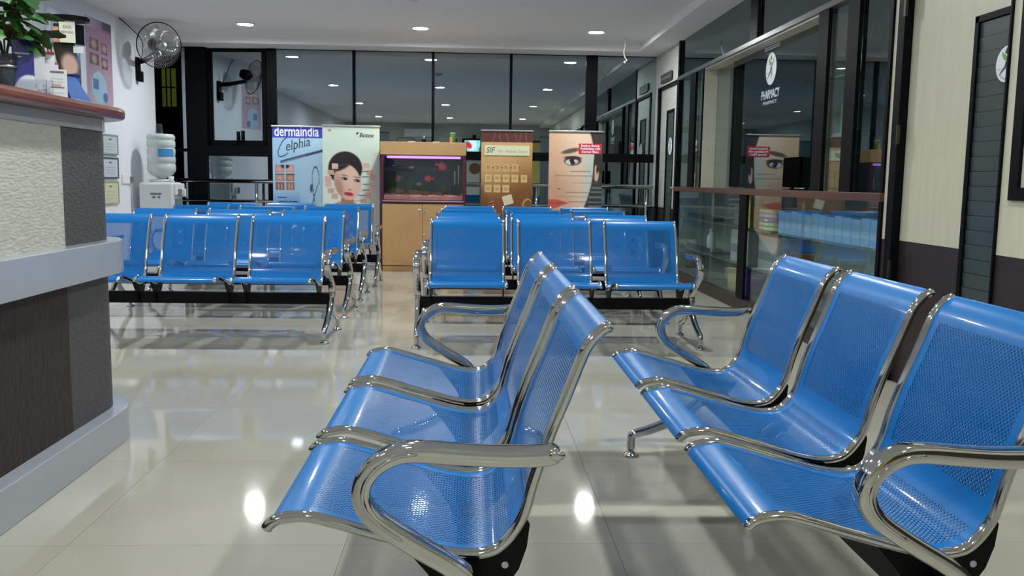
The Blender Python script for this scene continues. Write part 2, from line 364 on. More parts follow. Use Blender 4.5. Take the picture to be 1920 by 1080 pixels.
# ------------------------------------------------------------------ back glazing (night outside)
TOPZ = 2.64; TR0, TR1 = 1.325, 1.43
xs = [(-3.965, -3.49), (-3.25, -2.51), (-2.40, -1.463), (-1.430, -.490), (-.457, .475), (.508, 1.43), (1.57, XR)]
post_x = [(-3.49, -3.25), (-2.51, -2.40), (-1.463, -1.430), (-.490, -.457), (.475, .508), (1.43, 1.57)]
for i, (a, b) in enumerate(xs):
    w = struct('window_%d' % (i+1))
    if i == 1:                                        # side-hung sash, standing slightly open outwards
        part('frame', DARKFRAME, w, (a, b, YW-.03, YW+.05, TR0, TR1+.02), (a, b, YW-.02, YW+.04, .10, .16))
        part('pane', G_WIN, w, (a, b, YW+.008, YW+.014, .16, TR0))
        sh = bpy.data.objects.new('sash', None); COL.objects.link(sh); sh.parent = w; sh.location = (b-.01, YW, 0); sh.rotation_euler = (math.radians(0), 0, math.radians(-6))
        W = b-a-.02
        part('sash_frame', DARKFRAME, sh, (-W, -W+.05, -.02, .02, TR1+.02, TOPZ-.01), (-.05, 0, -.02, .02, TR1+.02, TOPZ-.01), (-W, 0, -.02, .02, TR1+.02, TR1+.09), (-W, 0, -.02, .02, TOPZ-.05, TOPZ-.01))
        part('pane', G_WIN, sh, (-W+.05, -.05, -.003, .003, TR1+.09, TOPZ-.05))
        MB().tube([(-W*.5, -.035, TR1+.05), (-W*.5, -.035, TR1+.20)], .012).build('handle', PLASTIC_BLACK, sh); MB().tube([(-W*.42, -.035, TR1+.05), (-W*.42, -.035, TR1+.21)], .012).build('handle', PLASTIC_BLACK, sh)
    else:
        tr0, tr1 = (1.325, 1.43) if i > 0 else (1.37, 1.41)
        part('frame', DARKFRAME, w, (a, b, YW-.02, YW+.04, tr0, tr1), (a, b, YW-.02, YW+.04, .10, .16), (a, b, YW-.01, YW+.04, TOPZ-.012, TOPZ))
        part('pane', G_WIN, w, (a, b, YW+.008, YW+.014, .16, tr0)); part('pane', G_WIN, w, (a, b, YW+.008, YW+.014, tr1, TOPZ))
wf = struct('wall_front')
for a, b in post_x: part('mullion', DARKFRAME, wf, (a, b, YW-.035, YW+.06, 0, TOPZ))
part('sill', mat('granite_sill', (60, 58, 58), rough=.25), wf, (-3.97, XR, YW-.06, YW+.08, 0, .10))
# street side: dark yard and a building with a few lit windows
struct('ground', MB().box(-14, 14, YW+.1, 30, -.3, -.15), mat('yard_asphalt', (40, 40, 42), rough=.9))
bd = thing('neighbour_building', 'dark building across the yard with lit yellow windows', 'building', (0, 19, -.15))
part('facade', mat('dark_plaster', (74, 74, 76), rough=.9, noise=.1), bd, (-13, 12, 0, .3, 0, 7))
LIT = mat('lit_yellow_window', (196, 186, 96), rough=.5, emit=.55); LITG = mat('lit_green_window', (170, 186, 60), rough=.5, emit=.75)
for (pa, pb, mm) in (((303, 128), (331, 200), LITG), ((1012, 188), (1049, 206), LIT)):
    A = on_y(*pa, 18.99); B = on_y(*pb, 18.99)
    wn = part('lit_window', mm, bd, (A.x, B.x, -.02, 0, B.z+.15, A.z+.15))
    n = 3 if mm is LITG else 8
    for k in range(1, n): part('bar', BLACK, wn, (A.x+(B.x-A.x)*k/n-.012, A.x+(B.x-A.x)*k/n+.012, -.05, -.03, B.z+.15, A.z+.15))
    zm = (A.z+B.z)/2+.15; part('bar', BLACK, wn, (A.x, B.x, -.05, -.03, zm-.015, zm+.015))

# ------------------------------------------------------------------ ceiling fittings
for j, yy in enumerate((10.12, 6.40, 2.65, -1.50)):
    for i, xx in enumerate((-2.45, -.56, 1.37)):
        row = ('nearest the back windows', 'over the middle bench rows', 'over the foreground benches', 'behind the camera')[j]; side = ('left', 'middle', 'right')[i]
        t = thing('downlight', 'round recessed ceiling downlight, %s of the row %s' % (side, row), 'ceiling light', (xx, yy, CEIL), group='recessed ceiling downlights')
        MB().lathe([(.102, -.001), (.100, -.010), (.088, -.014), (.080, -.008), (.080, -.001)], n=28).build('rim', WHITE, t)
        MB().lathe([(.079, -.006), (.079, -.0095), (.05, -.0115), (.001, -.012)], n=28).build('diffuser', LAMP_E, t)
t = thing('smoke_detector', 'round white detector on the ceiling above the middle aisle', 'detector', (-.53, 8.42, CEIL))
MB().lathe([(.075, -.001), (.075, -.02), (.06, -.03)], n=24).build('base', WHITE, t); MB().lathe([(.045, -.03), (.04, -.045), (.01, -.05)], n=24).build('sensor', WHITE, t)
t = tag(MB().tube(spline([(1.76, 10.54, CEIL), (1.765, 10.54, 2.63), (1.75, 10.53, 2.56), (1.77, 10.54, 2.50), (1.79, 10.54, 2.47), (1.755, 10.54, 2.455), (1.775, 10.54, 2.44)]), .006, n=6).build('hanging_cable', mat('cream_cable', (214, 208, 180))), 'loose cream cable end hanging from the ceiling near the far right', 'cable')

# ================================================================== WAITING BENCHES
PROF = [(-.328,.406),(-.320,.418),(-.302,.428),(-.2576,.434),(-.2206,.427),(-.1746,.414),(-.1346,.402),(-.07,.384),(-.015,.368),(.0334,.3585),(.066,.357),(.094,.361),(.116,.371),(.138,.394),(.155,.421),(.1664,.451),(.1764,.491),(.187,.527),(.2104,.596),(.2384,.667),(.2604,.726),(.2734,.758),(.2874,.779),(.3044,.796),(.3224,.806)]
PC = spline([(0, a, b) for a, b in PROF], 3)
PITCHX, SW = .598, .515
def seat_panel():
    mb = MB(); hw = SW/2-.009; n = len(PC); L = 0; vs = []; uv = []
    nx = 2
    T = [(PC[min(i+1, n-1)]-PC[max(i-1, 0)]).normalized() for i in range(n)]
    for i in range(n):
        if i: L += (PC[i]-PC[i-1]).length
        N = Vector((0, -T[i].z, T[i].y))
        for sgn in (1, -1):
            for k in range(nx+1):
                x = -hw+2*hw*k/nx; q = PC[i]+N*(.0016*sgn); vs.append((x, q.y, q.z)); uv.append((x, L))
    w = 2*(nx+1); fs = []
    for i in range(n-1):
        for k in range(nx):
            a = i*w+k; fs.append((a, a+1, a+w+1, a+w)); b = i*w+nx+1+k; fs.append((b, b+w, b+w+1, b+1))
    for i in (0, n-1):
        for k in range(nx): a = i*w+k; fs.append((a, a+nx+1, a+nx+2, a+1))
    mb.add(vs, fs, True); mb.uv = uv; return mb
TRIM_ME = MB().tube([(0, p.y, p.z) for p in PC], [.006]+[.0115]*(len(PC)-2)+[.008], n=10).mesh('edge_trim', CHROME)
BRK = [(-.075,.380),(-.02,.364),(.04,.348),(.09,.350),(.13,.372),(.155,.408),(.163,.438),(.175,.415),(.170,.37),(.155,.325),(.125,.282),(.10,.262),(.09,.225),(.02,.225),(.01,.27),(-.02,.315)]
BRK_ME = MB().prism(BRK, 'x', -.003, .003).mesh('seat_bracket', BLACK)
ARM = [(.222,.583),(.19,.579),(.158,.577),(.10,.577),(.033,.581),(-.0126,.5845),(-.0526,.585),(-.0796,.579),(-.1096,.561),(-.1296,.537),(-.1366,.509),(-.1296,.483),(-.1116,.46),(-.0796,.436),(-.0346,.407),(.0234,.372),(.055,.345),(.068,.31),(.060,.262)]
ARMC = spline([(0, a, b) for a, b in ARM], 4)
def arm_mesh():
    mb = MB(); n = len(ARMC); R = []
    for i in range(n):
        t = i/(n-1); R.append(1.0 if i > 3 else (.55, .85, .97, 1.0)[i])
    mb.tube(ARMC, R, n=20, flat=(.022, .0175, .34), side=(1, 0, 0))
    return mb
ARM_ME = arm_mesh().mesh('armrest', CHROME)
RIB = [p for p in ARMC if p.y < -.03 and p.z > .42]
RIB_ME = MB().tube([(0, p.y*.985+.0015, p.z) for p in RIB], [.0012]+[.0042]*(len(RIB)-2)+[.0012], n=6).mesh('armrest_rib', CHROME)
CAP_ME = MB().ball((0, .214, .5835), .0055, .016, .010).mesh('end_cap', CHROME)
def leg_mesh(pts):
    P = spline([(0, a, b) for a, b in pts], 4); n = len(P)
    return MB().tube(P, [.024-.007*min(1, i/(n*.75)) for i in range(n)], n=12, side=(1, 0, 0)).mesh('leg', CHROME)
LEG_F = leg_mesh([(.06,.275),(.03,.225),(-.03,.175),(-.10,.135),(-.17,.107),(-.215,.094),(-.2335,.086),(-.2375,.072),(-.2375,.03)])
LEG_R = leg_mesh([(.055,.275),(.085,.215),(.14,.165),(.20,.128),(.26,.102),(.305,.092),(.3235,.084),(.3275,.070),(.3275,.03)])
FOOT_ME = MB().lathe([(.030, 0), (.031, .006), (.026, .012), (.012, .020), (.010, .034)], n=20).mesh('levelling_foot', CHROME)
def put(me, parent, loc=(0, 0, 0), name=None):
    o = bpy.data.objects.new(name or me.name, me); COL.objects.link(o); o.parent = parent; o.location = loc; return o
SEAT_ME = seat_panel().mesh('seat', BLUE)
BEAM_ME = MB().box(-.905, .905, .032, .084, .222, .300, bev=.004).mesh('beam', BLACK)
BOLT_ME = MB().lathe([(.007, -.001), (.007, .003)], n=10, axis=(1, 0, 0)).mesh('bolt', STEEL)
def make_bench():
    root = thing('waiting_bench', '', 'bench', group='blue three-seat waiting benches')
    for k in (-1, 0, 1):
        s = put(SEAT_ME, root, (k*PITCHX, 0, 0)); s['label'] = 'blue perforated steel seat and back in one sheet'
        for e in (-1, 1):
            put(TRIM_ME, s, (e*(SW/2-.010), 0, 0)); b = put(BRK_ME, s, (e*(SW/2-.016), 0, 0)); put(BOLT_ME, s, (e*(SW/2-.016)+e*.003, .128, .335))
    put(BEAM_ME, root)
    for e in (-1, 1):
        a = put(ARM_ME, root, (e*.925, 0, 0)); put(RIB_ME, a, (e*.0205, 0, 0)); put(CAP_ME, a, (e*.019, 0, 0))
        for me, yy in ((LEG_F, -.2375), (LEG_R, .3275)):
            l = put(me, root, (e*.918, 0, 0)); put(FOOT_ME, l, (0, yy, 0))
    return root
bench0 = make_bench()
spots = [(-.0524, 2.5043, -90.15, 'blue perforated three-seat bench in the centre foreground, seen from its armrest side'),
         (.8738, 2.4977, -90.3, 'blue perforated three-seat bench at the right foreground, cut off by the frame'),
         (.581, 5.92, .1, 'blue three-seat bench at the front of the column right of the aisle'),
         (-1.858, 6.05, -.2, 'blue three-seat bench at the front of the column left of the aisle'),
         (-1.878, 7.15, -.4, 'blue three-seat bench, second row of the column left of the aisle'),
         (-1.885, 8.18, .3, 'blue three-seat bench, third row of the column left of the aisle'),
         (-1.860, 9.19, .6, 'blue three-seat bench, last row left of the aisle, before the standing banners'),
         (.581, 6.97, -.2, 'blue three-seat bench, second row of the column right of the aisle'),
         (.584, 8.02, -.2, 'blue three-seat bench, third row of the column right of the aisle'),
         (.588, 9.07, -.2, 'blue three-seat bench, last row right of the aisle, before the aquarium')]
for i, (x, y, a, lb) in enumerate(spots):
    o = bench0 if i == 0 else copy_tree(bench0)
    o.location = (x, y, 0); o.rotation_euler = (0, 0, math.radians(a)); o['label'] = lb

# ================================================================== RECEPTION DESK
def stadium(xf, r, yc, y0, xb, n=14):
    """plan outline: front face at x=xf from y0 to yc, rounded end corner of radius r, back at xb"""
    pts = [(xf, y0)]
    for k in range(n+1): a = PI/2*k/n; pts.append((xf-r+r*math.cos(a), yc+r*math.sin(a)))
    pts += [(xb, yc+r), (xb, y0)]
    return pts
RX, RR, RYC, RY0, RXB = -1.445, .25, 3.60, -1.2, -2.05
desk = thing('reception_desk', 'reception desk with cream and brown textured panels, grey bands and rounded end', 'desk', (RX, RYC, 0))
def dk(name, material, pts, z0, z1, bev=0):
    m = MB(); m.prism([(a-RX, b-RYC) for a, b in pts], 'z', z0, z1); o = m.build(name, material, desk)
    if bev:
        md = o.modifiers.new('bevel', 'BEVEL'); md.width = bev; md.segments = 3; md.limit_method = 'ANGLE'
    return o
TEXCREAM = mat('cream_ribbed_wallcovering', (196, 196, 184), rough=.55, noise=.10, nscale=20, bump=.55, bscale=34, stretch=(1, 1, 3.2))
TEXDARK = mat('charcoal_ribbed_wallcovering', (76, 74, 76), rough=.6, noise=.16, nscale=26, bump=.5, bscale=40, stretch=(1, 1, 2.4))
TEXBROWN = mat('brown_bark_wallcovering', (46, 33, 27), rough=.6, noise=.3, nscale=22, bump=.6, bscale=44, stretch=(1, 1, .6))
SEAM = 3.28
dk('plinth', GREY, stadium(RX+.06, RR+.06, RYC, RY0, RXB), 0, .135, .004)
core = dk('carcass', GREY, stadium(RX-.03, RR-.03, RYC, RY0, RXB), .135, 1.24)
def skin(name, m, z0, z1, ya, yb, corner):
    o = RX; pts = []
    if corner:
        out = [(o, ya)]+[(o-RR+RR*math.cos(PI/2*k/14), RYC+RR*math.sin(PI/2*k/14)) for k in range(15)]+[(RXB+.02, RYC+RR)]
        inn = [(o-.03, ya)]+[(o-RR+(RR-.03)*math.cos(PI/2*k/14), RYC+(RR-.03)*math.sin(PI/2*k/14)) for k in range(15)]+[(RXB+.02, RYC+RR-.03)]
        mb = MB(); n = len(out); V = [(a-RX, b-RYC, z) for z in (z0, z1) for L in (out, inn) for a, b in L]
        F = []
        for i in range(n-1): F += [(i, i+1, 2*n+i+1, 2*n+i), (n+i+1, n+i, 3*n+i, 3*n+i+1), (2*n+i, 2*n+i+1, 3*n+i+1, 3*n+i), (i+1, i, n+i, n+i+1)]
        F += [(0, 2*n, 3*n, n), (n-1, 2*n-1, 4*n-1, 3*n-1)]
        mb.add(V, F, False); return mb.build(name, m, desk)
    return dk(name, m, [(o, ya), (o, yb), (o-.03, yb), (o-.03, ya)], z0, z1)
skin('upper_front_panel', TEXCREAM, .815, 1.24, RY0, SEAM, False); skin('upper_corner_panel', TEXDARK, .815, 1.24, SEAM, RYC, True)
skin('lower_front_panel', TEXBROWN, .135, .685, RY0, SEAM, False); skin('lower_corner_panel', TEXDARK, .135, .685, SEAM, RYC, True)
dk('middle_band', GREY, stadium(RX+.06, RR+.06, RYC, RY0, RXB), .685, .815, .004)
dk('top_band', GREY, stadium(RX+.008, RR+.008, RYC, RY0, RXB), 1.24, 1.288, .002)
dk('counter_top', WOODRED, stadium(RX+.085, RR+.085, RYC, RY0, RXB), 1.288, 1.332, .016)
CT = 1.332

# ------------------------------------------------------------------ things on the desk
def yaw_thing(name, label, cat, x, y, rz, group=None, z=CT): return thing(name, label, cat, (x, y, z), (0, 0, rz), group)
FACE_DESK = PI/2*.62     # towards the camera-right side
LEAF = mat('leaf_green', (70, 128, 56), rough=.4, noise=.35, nscale=14); LEAFD = mat('leaf_dark_green', (42, 88, 40), rough=.4, noise=.3, nscale=14)
def leaf_mesh(L, W, fold, material):
    mb = MB(); vs = []; n = 8
    for i in range(n+1):
        t = i/n; w = W*math.sin(PI*min(1, t*.96+.04))**.75*(1-.25*t); z = -fold*t*t*L
        lob = 1+.22*math.sin(t*PI*5)
        for s in (-1, -.5, 0, .5, 1): vs.append((s*w*lob, t*L, z-.22*w*(abs(s))))
    fs = [(i*5+k, i*5+k+1, i*5+k+6, i*5+k+5) for i in range(n) for k in range(4)]
    mb.add(vs, fs, True); return mb.mesh('leaf', material)
LMS = [leaf_mesh(.075, .030, .5, LEAF), leaf_mesh(.090, .034, .35, LEAFD), leaf_mesh(.065, .028, .7, LEAF)]
pot = on_x(12, 165, -1.56); PX, PY = pot.x, pot.y
vase = yaw_thing('flower_vase', 'dark glass vase with blue gravel holding the leafy arrangement on the desk', 'vase', PX, PY, 0)
MB().lathe([(.030, 0), (.034, .004), (.040, .10), (.042, .135), (.038, .135), (.036, .10), (.03, .008)], n=20).build('body', mat('smoked_glass', (70, 78, 82), rough=.1, alpha=.75), vase)
MB().lathe([(.033, .008), (.0355, .06), (.037, .10)], n=16).build('gravel', mat('blue_gravel', (52, 132, 176), rough=.4, noise=.5, nscale=90), vase)
MB().lathe([(.0415, .088), (.0435, .090), (.0435, .096), (.0415, .098)], n=20).build('band', STEEL, vase)
arr = yaw_thing('leaf_arrangement', 'green leafy bouquet with a pale flower in the vase at the upper left', 'plant', PX, PY, 0, z=CT+.10)
for i in range(5):
    a = i*1.3; MB().tube(spline([(0, 0, 0), (.02*math.cos(a), .02*math.sin(a), .08), (.06*math.cos(a), .06*math.sin(a), .16)]), .003, n=6).build('stem', LEAFD, arr)
for i in range(90):
    o = put(LMS[i % 3], arr, name='leaf'); a = random.uniform(0, 2*PI); h = random.uniform(.09, .30); rr = random.uniform(.01, .11)*(1.15-h*1.2)
    if i < 10: a = random.uniform(.2, 1.6); h = random.uniform(.06, .14); rr = .05
    o.location = (rr*math.cos(a), rr*math.sin(a), h); o.rotation_euler = (random.uniform(-.7, .55), random.uniform(-.4, .4), a-PI/2+random.uniform(-.4, .4)); k = random.uniform(.75, 1.25); o.scale = (k, k, k)
fl = MB()
for k in range(9):
    a = 2*PI*k/9; fl.ball((.10+.022*math.cos(a), .05+.022*math.sin(a), .235), .018, .018, .012, 8, 5)
fl.ball((.10, .05, .243), .016, n=8, m=5); fl.build('flower', mat('pale_flower', (214, 222, 190), rough=.7), arr)

def leaflet(label, pxl, pyl, pxr, pyt, X, colr, tilt=.10, fn=None, name='leaflet', group='leaflets on the reception desk', rz=.9):
    """upright printed card whose lower left/right pixel edges fix its place on the desk plane X"""
    A = on_x((pxl+pxr)/2, pyl, X); d = (Vector((A.x, A.y, 0))).length; w = abs(pxr-pxl)/F_PX*d/max(.35, math.cos(0.2)); h = abs(pyl-pyt)/F_PX*d*1.02
    t = thing(name, label, 'leaflet', (A.x, A.y, CT+.002), (PI/2-tilt, 0, .38), group)
    s = print_sheet('printed_face', t, -w/2, w/2, 0, h, 24, 40, fn or (lambda u, v: colr), z=.0011)
    part('card', PAPER, t, (-w/2, w/2, 0, h, -.001, .001)); return t, w, h
NAVY = (34, 40, 132)
def f_blue(u, v):
    c = NAVY
    if v > .62: c = mixc(NAVY, (222, 226, 236), ell(u, v, .75, 1.05, .75, .42, 0, .03))
    return c
t, w, h = leaflet('navy blue leaflet with two lines of white print beside the vase', 30, 171, 61, 84, -1.50, NAVY, fn=f_blue)
for r, (n, q) in enumerate(((9, .74), (4, .68))):
    part('white_print', PAPER, t, *[(-w*.36+i*w*.075, -w*.36+i*w*.075+w*.055, h*q, h*q+h*.028, .0012, .0016) for i in range(n)])
def f_white(u, v):
    c = (226, 228, 234)
    if .18 < u < .85 and (abs(v-.10) < .03 or abs(v-.62) < .03): c = (120, 96, 110)
    if .2 < u < .8 and (abs(v-.32) < .015 or abs(v-.42) < .012 or abs(v-.8) < .015): c = (176, 176, 188)
    if .25 < u < .7 and .48 < v < .58: c = (206, 170, 180)
    return c
def f_white2(u, v):
    c = (224, 226, 232)
    if v < .07: c = (196, 70, 84) if u > .55 else (226, 210, 216)
    if .15 < u < .75 and (abs(v-.16) < .012 or abs(v-.22) < .012): c = (190, 180, 190)
    return c
for i, (a, b, top, bot, lb) in enumerate(((56, 82, 84, 168, 'tall white leaflet with red top edge directly right of the navy leaflet'), (70, 100, 96, 172, 'white leaflet stepped in the middle of the acrylic holder'), (84, 108, 118, 178, 'short white leaflet in the front tier of the acrylic holder'))):
    leaflet(lb, a, bot, b, top, -1.515+.012*i, PAPER, fn=f_white2)
leaflet('white price card with brown and pink lines at the front of the desk edge', 93, 184, 123, 136, -1.455, PAPER, fn=f_white)
# clear acrylic leaflet holder
A = on_x(66, 172, -1.47)
hold = thing('acrylic_holder', 'clear acrylic holder in front of the white leaflets', 'holder', (A.x, A.y, CT), (0, 0, .38))
part('front_wall', ACRYL, hold, (-.055, .055, -.004, -.001, 0, .055)); part('base', ACRYL, hold, (-.055, .055, -.004, .05, 0, .003)); part('side_wall', ACRYL, hold, (-.055, -.052, -.001, .05, .003, .055)); part('side_wall', ACRYL, hold, (.052, .055, -.001, .05, .003, .055))
m = MB()
for i in range(26): m.ball((random.uniform(-.03, .045), random.uniform(.004, .04), .008+random.uniform(0, .03)), .006, n=6, m=4)
tag(m.build('clear_beads', ACRYL, hold), kind='stuff')
# blue wedge display carrying the ear-piercing box
A = on_x(128, 186, -1.53)
wd = thing('display_wedge', 'blue cardboard wedge display at the rounded end of the desk', 'display stand', (A.x, A.y, CT), (0, 0, .38))
BLUEC = mat('blue_card', (40, 54, 150), rough=.35, coat=.3)
MB().prism([(-.075, 0), (.085, 0), (.03, .10), (-.02, .15), (-.075, .235)], 'y', .028, .05).build('side_card', BLUEC, wd)
s = MB(); s.add([(-.022, -.012, .112), (.03, -.012, .104), (.088, -.012, .002), (.02, -.012, .002)], [(0, 3, 2, 1)]); s.build('shiny_flap', mat('blue_foil', (96, 132, 206), rough=.2, coat=.6), wd)
bx = thing('photo_cards_box', 'row of dark photo cards leaning in the wedge under the piercing box', 'box', (A.x-.004, A.y-.004, CT+.105), (0, 0, .38))
for i in range(5):
    c = thing('photo_card', ('front', 'second', 'third', 'fourth', 'rearmost')[i]+' of the dark photo cards leaning in the blue wedge', 'card', (A.x+.018-.014*i, A.y-.012+.003*i, CT+.116), (PI/2-.05, -.18, .38), 'photo cards in the wedge')
    fnc = (lambda u, v: mixc((44, 40, 42), (196, 164, 150), ell(u, v, .55, .72, .42, .38, 0, .3))) if i == 0 else (lambda u, v: (52, 48, 46) if u > .12 else (206, 206, 200))
    print_sheet('printed_face', c, -.032, .036, 0, .115, 16, 26, fnc, z=.0012); part('card', PAPER, c, (-.032, .036, 0, .115, -.001, .0011))
part('tray', BLUEC, bx, (-.03, .05, -.002, .024, -.004, .010)); part('white_tag', PAPER, bx, (.03, .065, -.016, -.014, .09, .115))
eb = thing('piercing_kit_box', 'octagonal clear box with black lid and ear piercing label above the wedge', 'box', (A.x+.008, A.y+.012, CT+.225), (0, 0, .38))
def octo(rx, ry): return [(rx*math.cos(PI/8+PI/4*k)/math.cos(PI/8), ry*math.sin(PI/8+PI/4*k)/math.cos(PI/8)) for k in range(8)]
MB().prism(octo(.058, .040), 'z', 0, .088).build('clear_body', ACRYL, eb); MB().prism(octo(.052, .034), 'z', .001, .075).build('black_insert', PLASTIC_BLACK, eb)
MB().prism(octo(.073, .052), 'z', .088, .100).build('lid', PLASTIC_BLACK, eb); MB().prism(octo(.066, .046), 'z', .100, .106).build('lid_rim', PLASTIC_BLACK, eb)
lb = part('label_card', mat('label_cream', (224, 222, 206)), eb, (-.032, .022, -.0425, -.0412, .004, .084))
tx = text('EAR', .016, mat('label_ink', (120, 118, 112)), lb, (0, 0, 0), align='CENTER'); tx.rotation_euler = (PI/2, 0, 0); tx.location = (-.005, -.0427, .056)
tx = text('PIERCING', .0125, MATS['label_ink'], lb, (0, 0, 0), align='CENTER', sx=.8); tx.rotation_euler = (PI/2, 0, 0); tx.location = (-.005, -.0427, .038)
part('ear_photo', mat('ear_skin', (206, 140, 110), noise=.2, nscale=40), eb, (-.052, -.034, -.0405, -.0398, .004, .060))
# stand behind: grey box leaning by the plant
A = on_x(66, 150, -1.66)
cb = thing('cardboard_box', 'grey and brown carton standing behind the navy leaflet', 'box', (A.x, A.y, CT), (0, 0, .38))
part('carton', mat('grey_carton', (150, 150, 146), rough=.6), cb, (-.05, .05, 0, .05, 0, .16), bev=.003); part('brown_band', mat('brown_band', (104, 84, 66)), cb, (-.0505, .03, -.0012, 0, .10, .145))
tag(MB().box(-1.74, -1.60, 2.95, 3.10, CT, CT+.018, bev=.004).box(-1.73, -1.61, 2.96, 3.09, CT+.018, CT+.032, bev=.004).build('black_folder', PLASTIC_BLACK), 'black folders lying on the desk at the left picture edge', 'folder')

# ================================================================== LEFT WALL
def wall_sheet(name, label, cat, px0, py0, px1, py1, fn, nx=40, ny=50, frame=None, group=None):
    a = on_x(px0, py0, XL); b = on_x(px1, py1, XL); w = b.y-a.y; h = abs(a.z-b.z)
    t = thing(name, label, cat, (XL+.002, (a.y+b.y)/2, min(a.z, b.z)), FACE_RIGHT, group)
    print_sheet('printed_face', t, -w/2, w/2, 0, h, nx, ny, fn, z=.012 if frame else .004)
    if frame: part('frame', frame, t, (-w/2-.015, w/2+.015, -.015, 0, 0, .018), (-w/2-.015, w/2+.015, h, h+.015, 0, .018), (-w/2-.015, -w/2, 0, h, 0, .018), (w/2, w/2+.015, 0, h, 0, .018)); part('backing', PAPER, t, (-w/2, w/2, 0, h, 0, .011))
    else: part('board', PAPER, t, (-w/2, w/2, 0, h, 0, .0035))
    return t, w, h
def f_pink(u, v):
    c = mixc((160, 120, 150), (196, 168, 190), v)
    if v < .12: c = mixc((196, 190, 214), (120, 70, 110), u)
    if v < .10 and u > .65: c = (70, 66, 96)
    for (x0, x1, y0, y1, k) in ((.10, .48, .24, .37, (110, 90, 90)), (.56, .82, .26, .39, (96, 84, 92)), (.10, .48, .42, .55, (120, 90, 84)), (.56, .82, .44, .57, (90, 66, 66))):
        if x0 < u < x1 and y0 < v < y1: c = mixc(k, (190, 160, 150), ell(u, v, (x0+x1)/2, (y0+y1)/2, .1, .05, 0, .6))
    c = mixc(c, (168, 200, 222), ell(u, v, .45, .82, .30, .20, .1, .06))
    if rct(u, v, .22, .42, .72, .84): c = (96, 128, 176)
    c = mixc(c, (80, 110, 170), ell(u, v, .68, .92, .10, .06, 0, .1)*.9)
    return c
wall_sheet('treatment_poster', 'pink poster with treatment photos and a pale blue machine on the left wall', 'poster', 158, 27, 212, 199, f_pink, 50, 90)
def f_bluep(u, v):
    c = mixc((176, 190, 222), (74, 104, 178), sst(.35, .9, v)); c = mixc(c, (230, 234, 244), ell(u, v, .5, .22, .5, .12, .3, .5))
    if .1 < u < .9 and abs(v-.12-.1*u) < .03: c = (110, 116, 160)
    return c
wall_sheet('treatment_poster', 'blue and white poster partly hidden behind the ear piercing box', 'poster', 84, 6, 152, 165, f_bluep, 40, 60)
def f_cert(base, ink):
    def f(u, v):
        c = base
        if ell(u, v, .5, .2, .09, .06, 0, .1) > .5: c = ink
        for k in range(6):
            if .2 < u < .8 and abs(v-(.38+.085*k)) < .012: c = mixc(base, ink, .35)
        return c
    return f
CFR = mat('certificate_frame', (150, 152, 150), rough=.4); CFB = mat('certificate_frame_gold', (176, 170, 130), rough=.4); CFD = mat('certificate_frame_dark', (70, 72, 84), rough=.4)
wall_sheet('certificate', 'framed pale certificate, topmost of three beside the reception desk', 'certificate', 190, 253, 218, 288, f_cert((196, 206, 208), (60, 70, 80)), 24, 30, CFR, 'framed certificates')
wall_sheet('certificate', 'framed certificate with dark frame, middle of three beside the desk', 'certificate', 190, 297, 219, 332, f_cert((200, 206, 218), (50, 56, 80)), 24, 30, CFD, 'framed certificates')
wall_sheet('certificate', 'framed cream certificate with gold frame, lowest of three beside the desk', 'certificate', 190, 342, 220, 379, f_cert((204, 204, 176), (110, 106, 70)), 24, 30, CFB, 'framed certificates')
# socket and plug
A = on_x(236, 336, XL)
so = thing('wall_socket', 'white socket plate with a black plug on the left wall', 'socket', (XL, A.y, A.z), FACE_RIGHT)
MB().box(-.12, .12, -.05, .05, 0, .014, bev=.005).build('plate', WHITE, so); MB().box(.085, .125, -.03, .03, .014, .05, bev=.006).build('plug', mat('grey_plug', (120, 122, 124)), so)
MB().tube(spline([(.105, -.03, .03), (.11, -.15, .02), (.16, -.40, .01), (.20, -.75, .012)]), .004, n=6).build('flex', mat('grey_flex', (190, 190, 192)), so)

# wall fan
mt = on_x(256, 128, XL); HC = Vector((-3.33, 10.0, 2.452))
fan = thing('wall_fan', 'black wall-mounted fan with clear blades and wire cage on the left wall', 'fan', (XL, mt.y, mt.z-.10))
L0 = fan.location.copy()
def FL(v): return Vector(v)-L0
MB().box(0, .035, -.045, .045, -.04, .22, bev=.012).build('mount_plate', PLASTIC_BLACK, fan)
MB().box(.03, .065, -.04, .04, -.05, .07, bev=.014).build('switch_box', PLASTIC_BLACK, fan)
ax = Vector((.62, -.76, -.18)).normalized(); mot = HC - ax*.13
MB().tube([Vector((.02, 0, .17)), Vector((.12, -.06, .18)), FL(mot)+Vector((0, 0, -.09)), FL(mot)], [.03, .028, .026, .03], n=12).build('arm', PLASTIC_BLACK, fan)
MB().lathe([(.02, -.08), (.055, -.07), (.07, -.02), (.07, .04), (.05, .075), (.02, .085)], FL(mot), 20, axis=ax).build('motor', PLASTIC_BLACK, fan)
MB().lathe([(.03, .10), (.032, .13), (.01, .145)], FL(mot), 16, axis=ax).build('hub', STEEL, fan)
Q = Vector((0, 0, 1)).rotation_difference(ax); RF = .238
BL = mat('clear_smoke_blade', (150, 160, 172), rough=.15, alpha=.4)
for k in range(3):
    vs = []; a0 = 2*PI*k/3+.5
    for i in range(8):
        r = .03+(RF-.055)*i/7
        for j in range(7):
            t = (j/6-.5)*2; wdt = .75*math.sin(PI*min(1, .25+.62*i/7)); th = a0+t*wdt*.75
            vs.append(FL(HC)+Q @ Vector((r*math.cos(th), r*math.sin(th), t*.03-.01)))
    MB().add(vs, [(i*7+j, i*7+j+1, i*7+j+8, i*7+j+7) for i in range(7) for j in range(6)], True).build('blade', BL, fan)
def ringp(r, z, n=40): return [FL(HC)+Q @ Vector((r*math.cos(2*PI*k/n), r*math.sin(2*PI*k/n), z)) for k in range(n+1)]
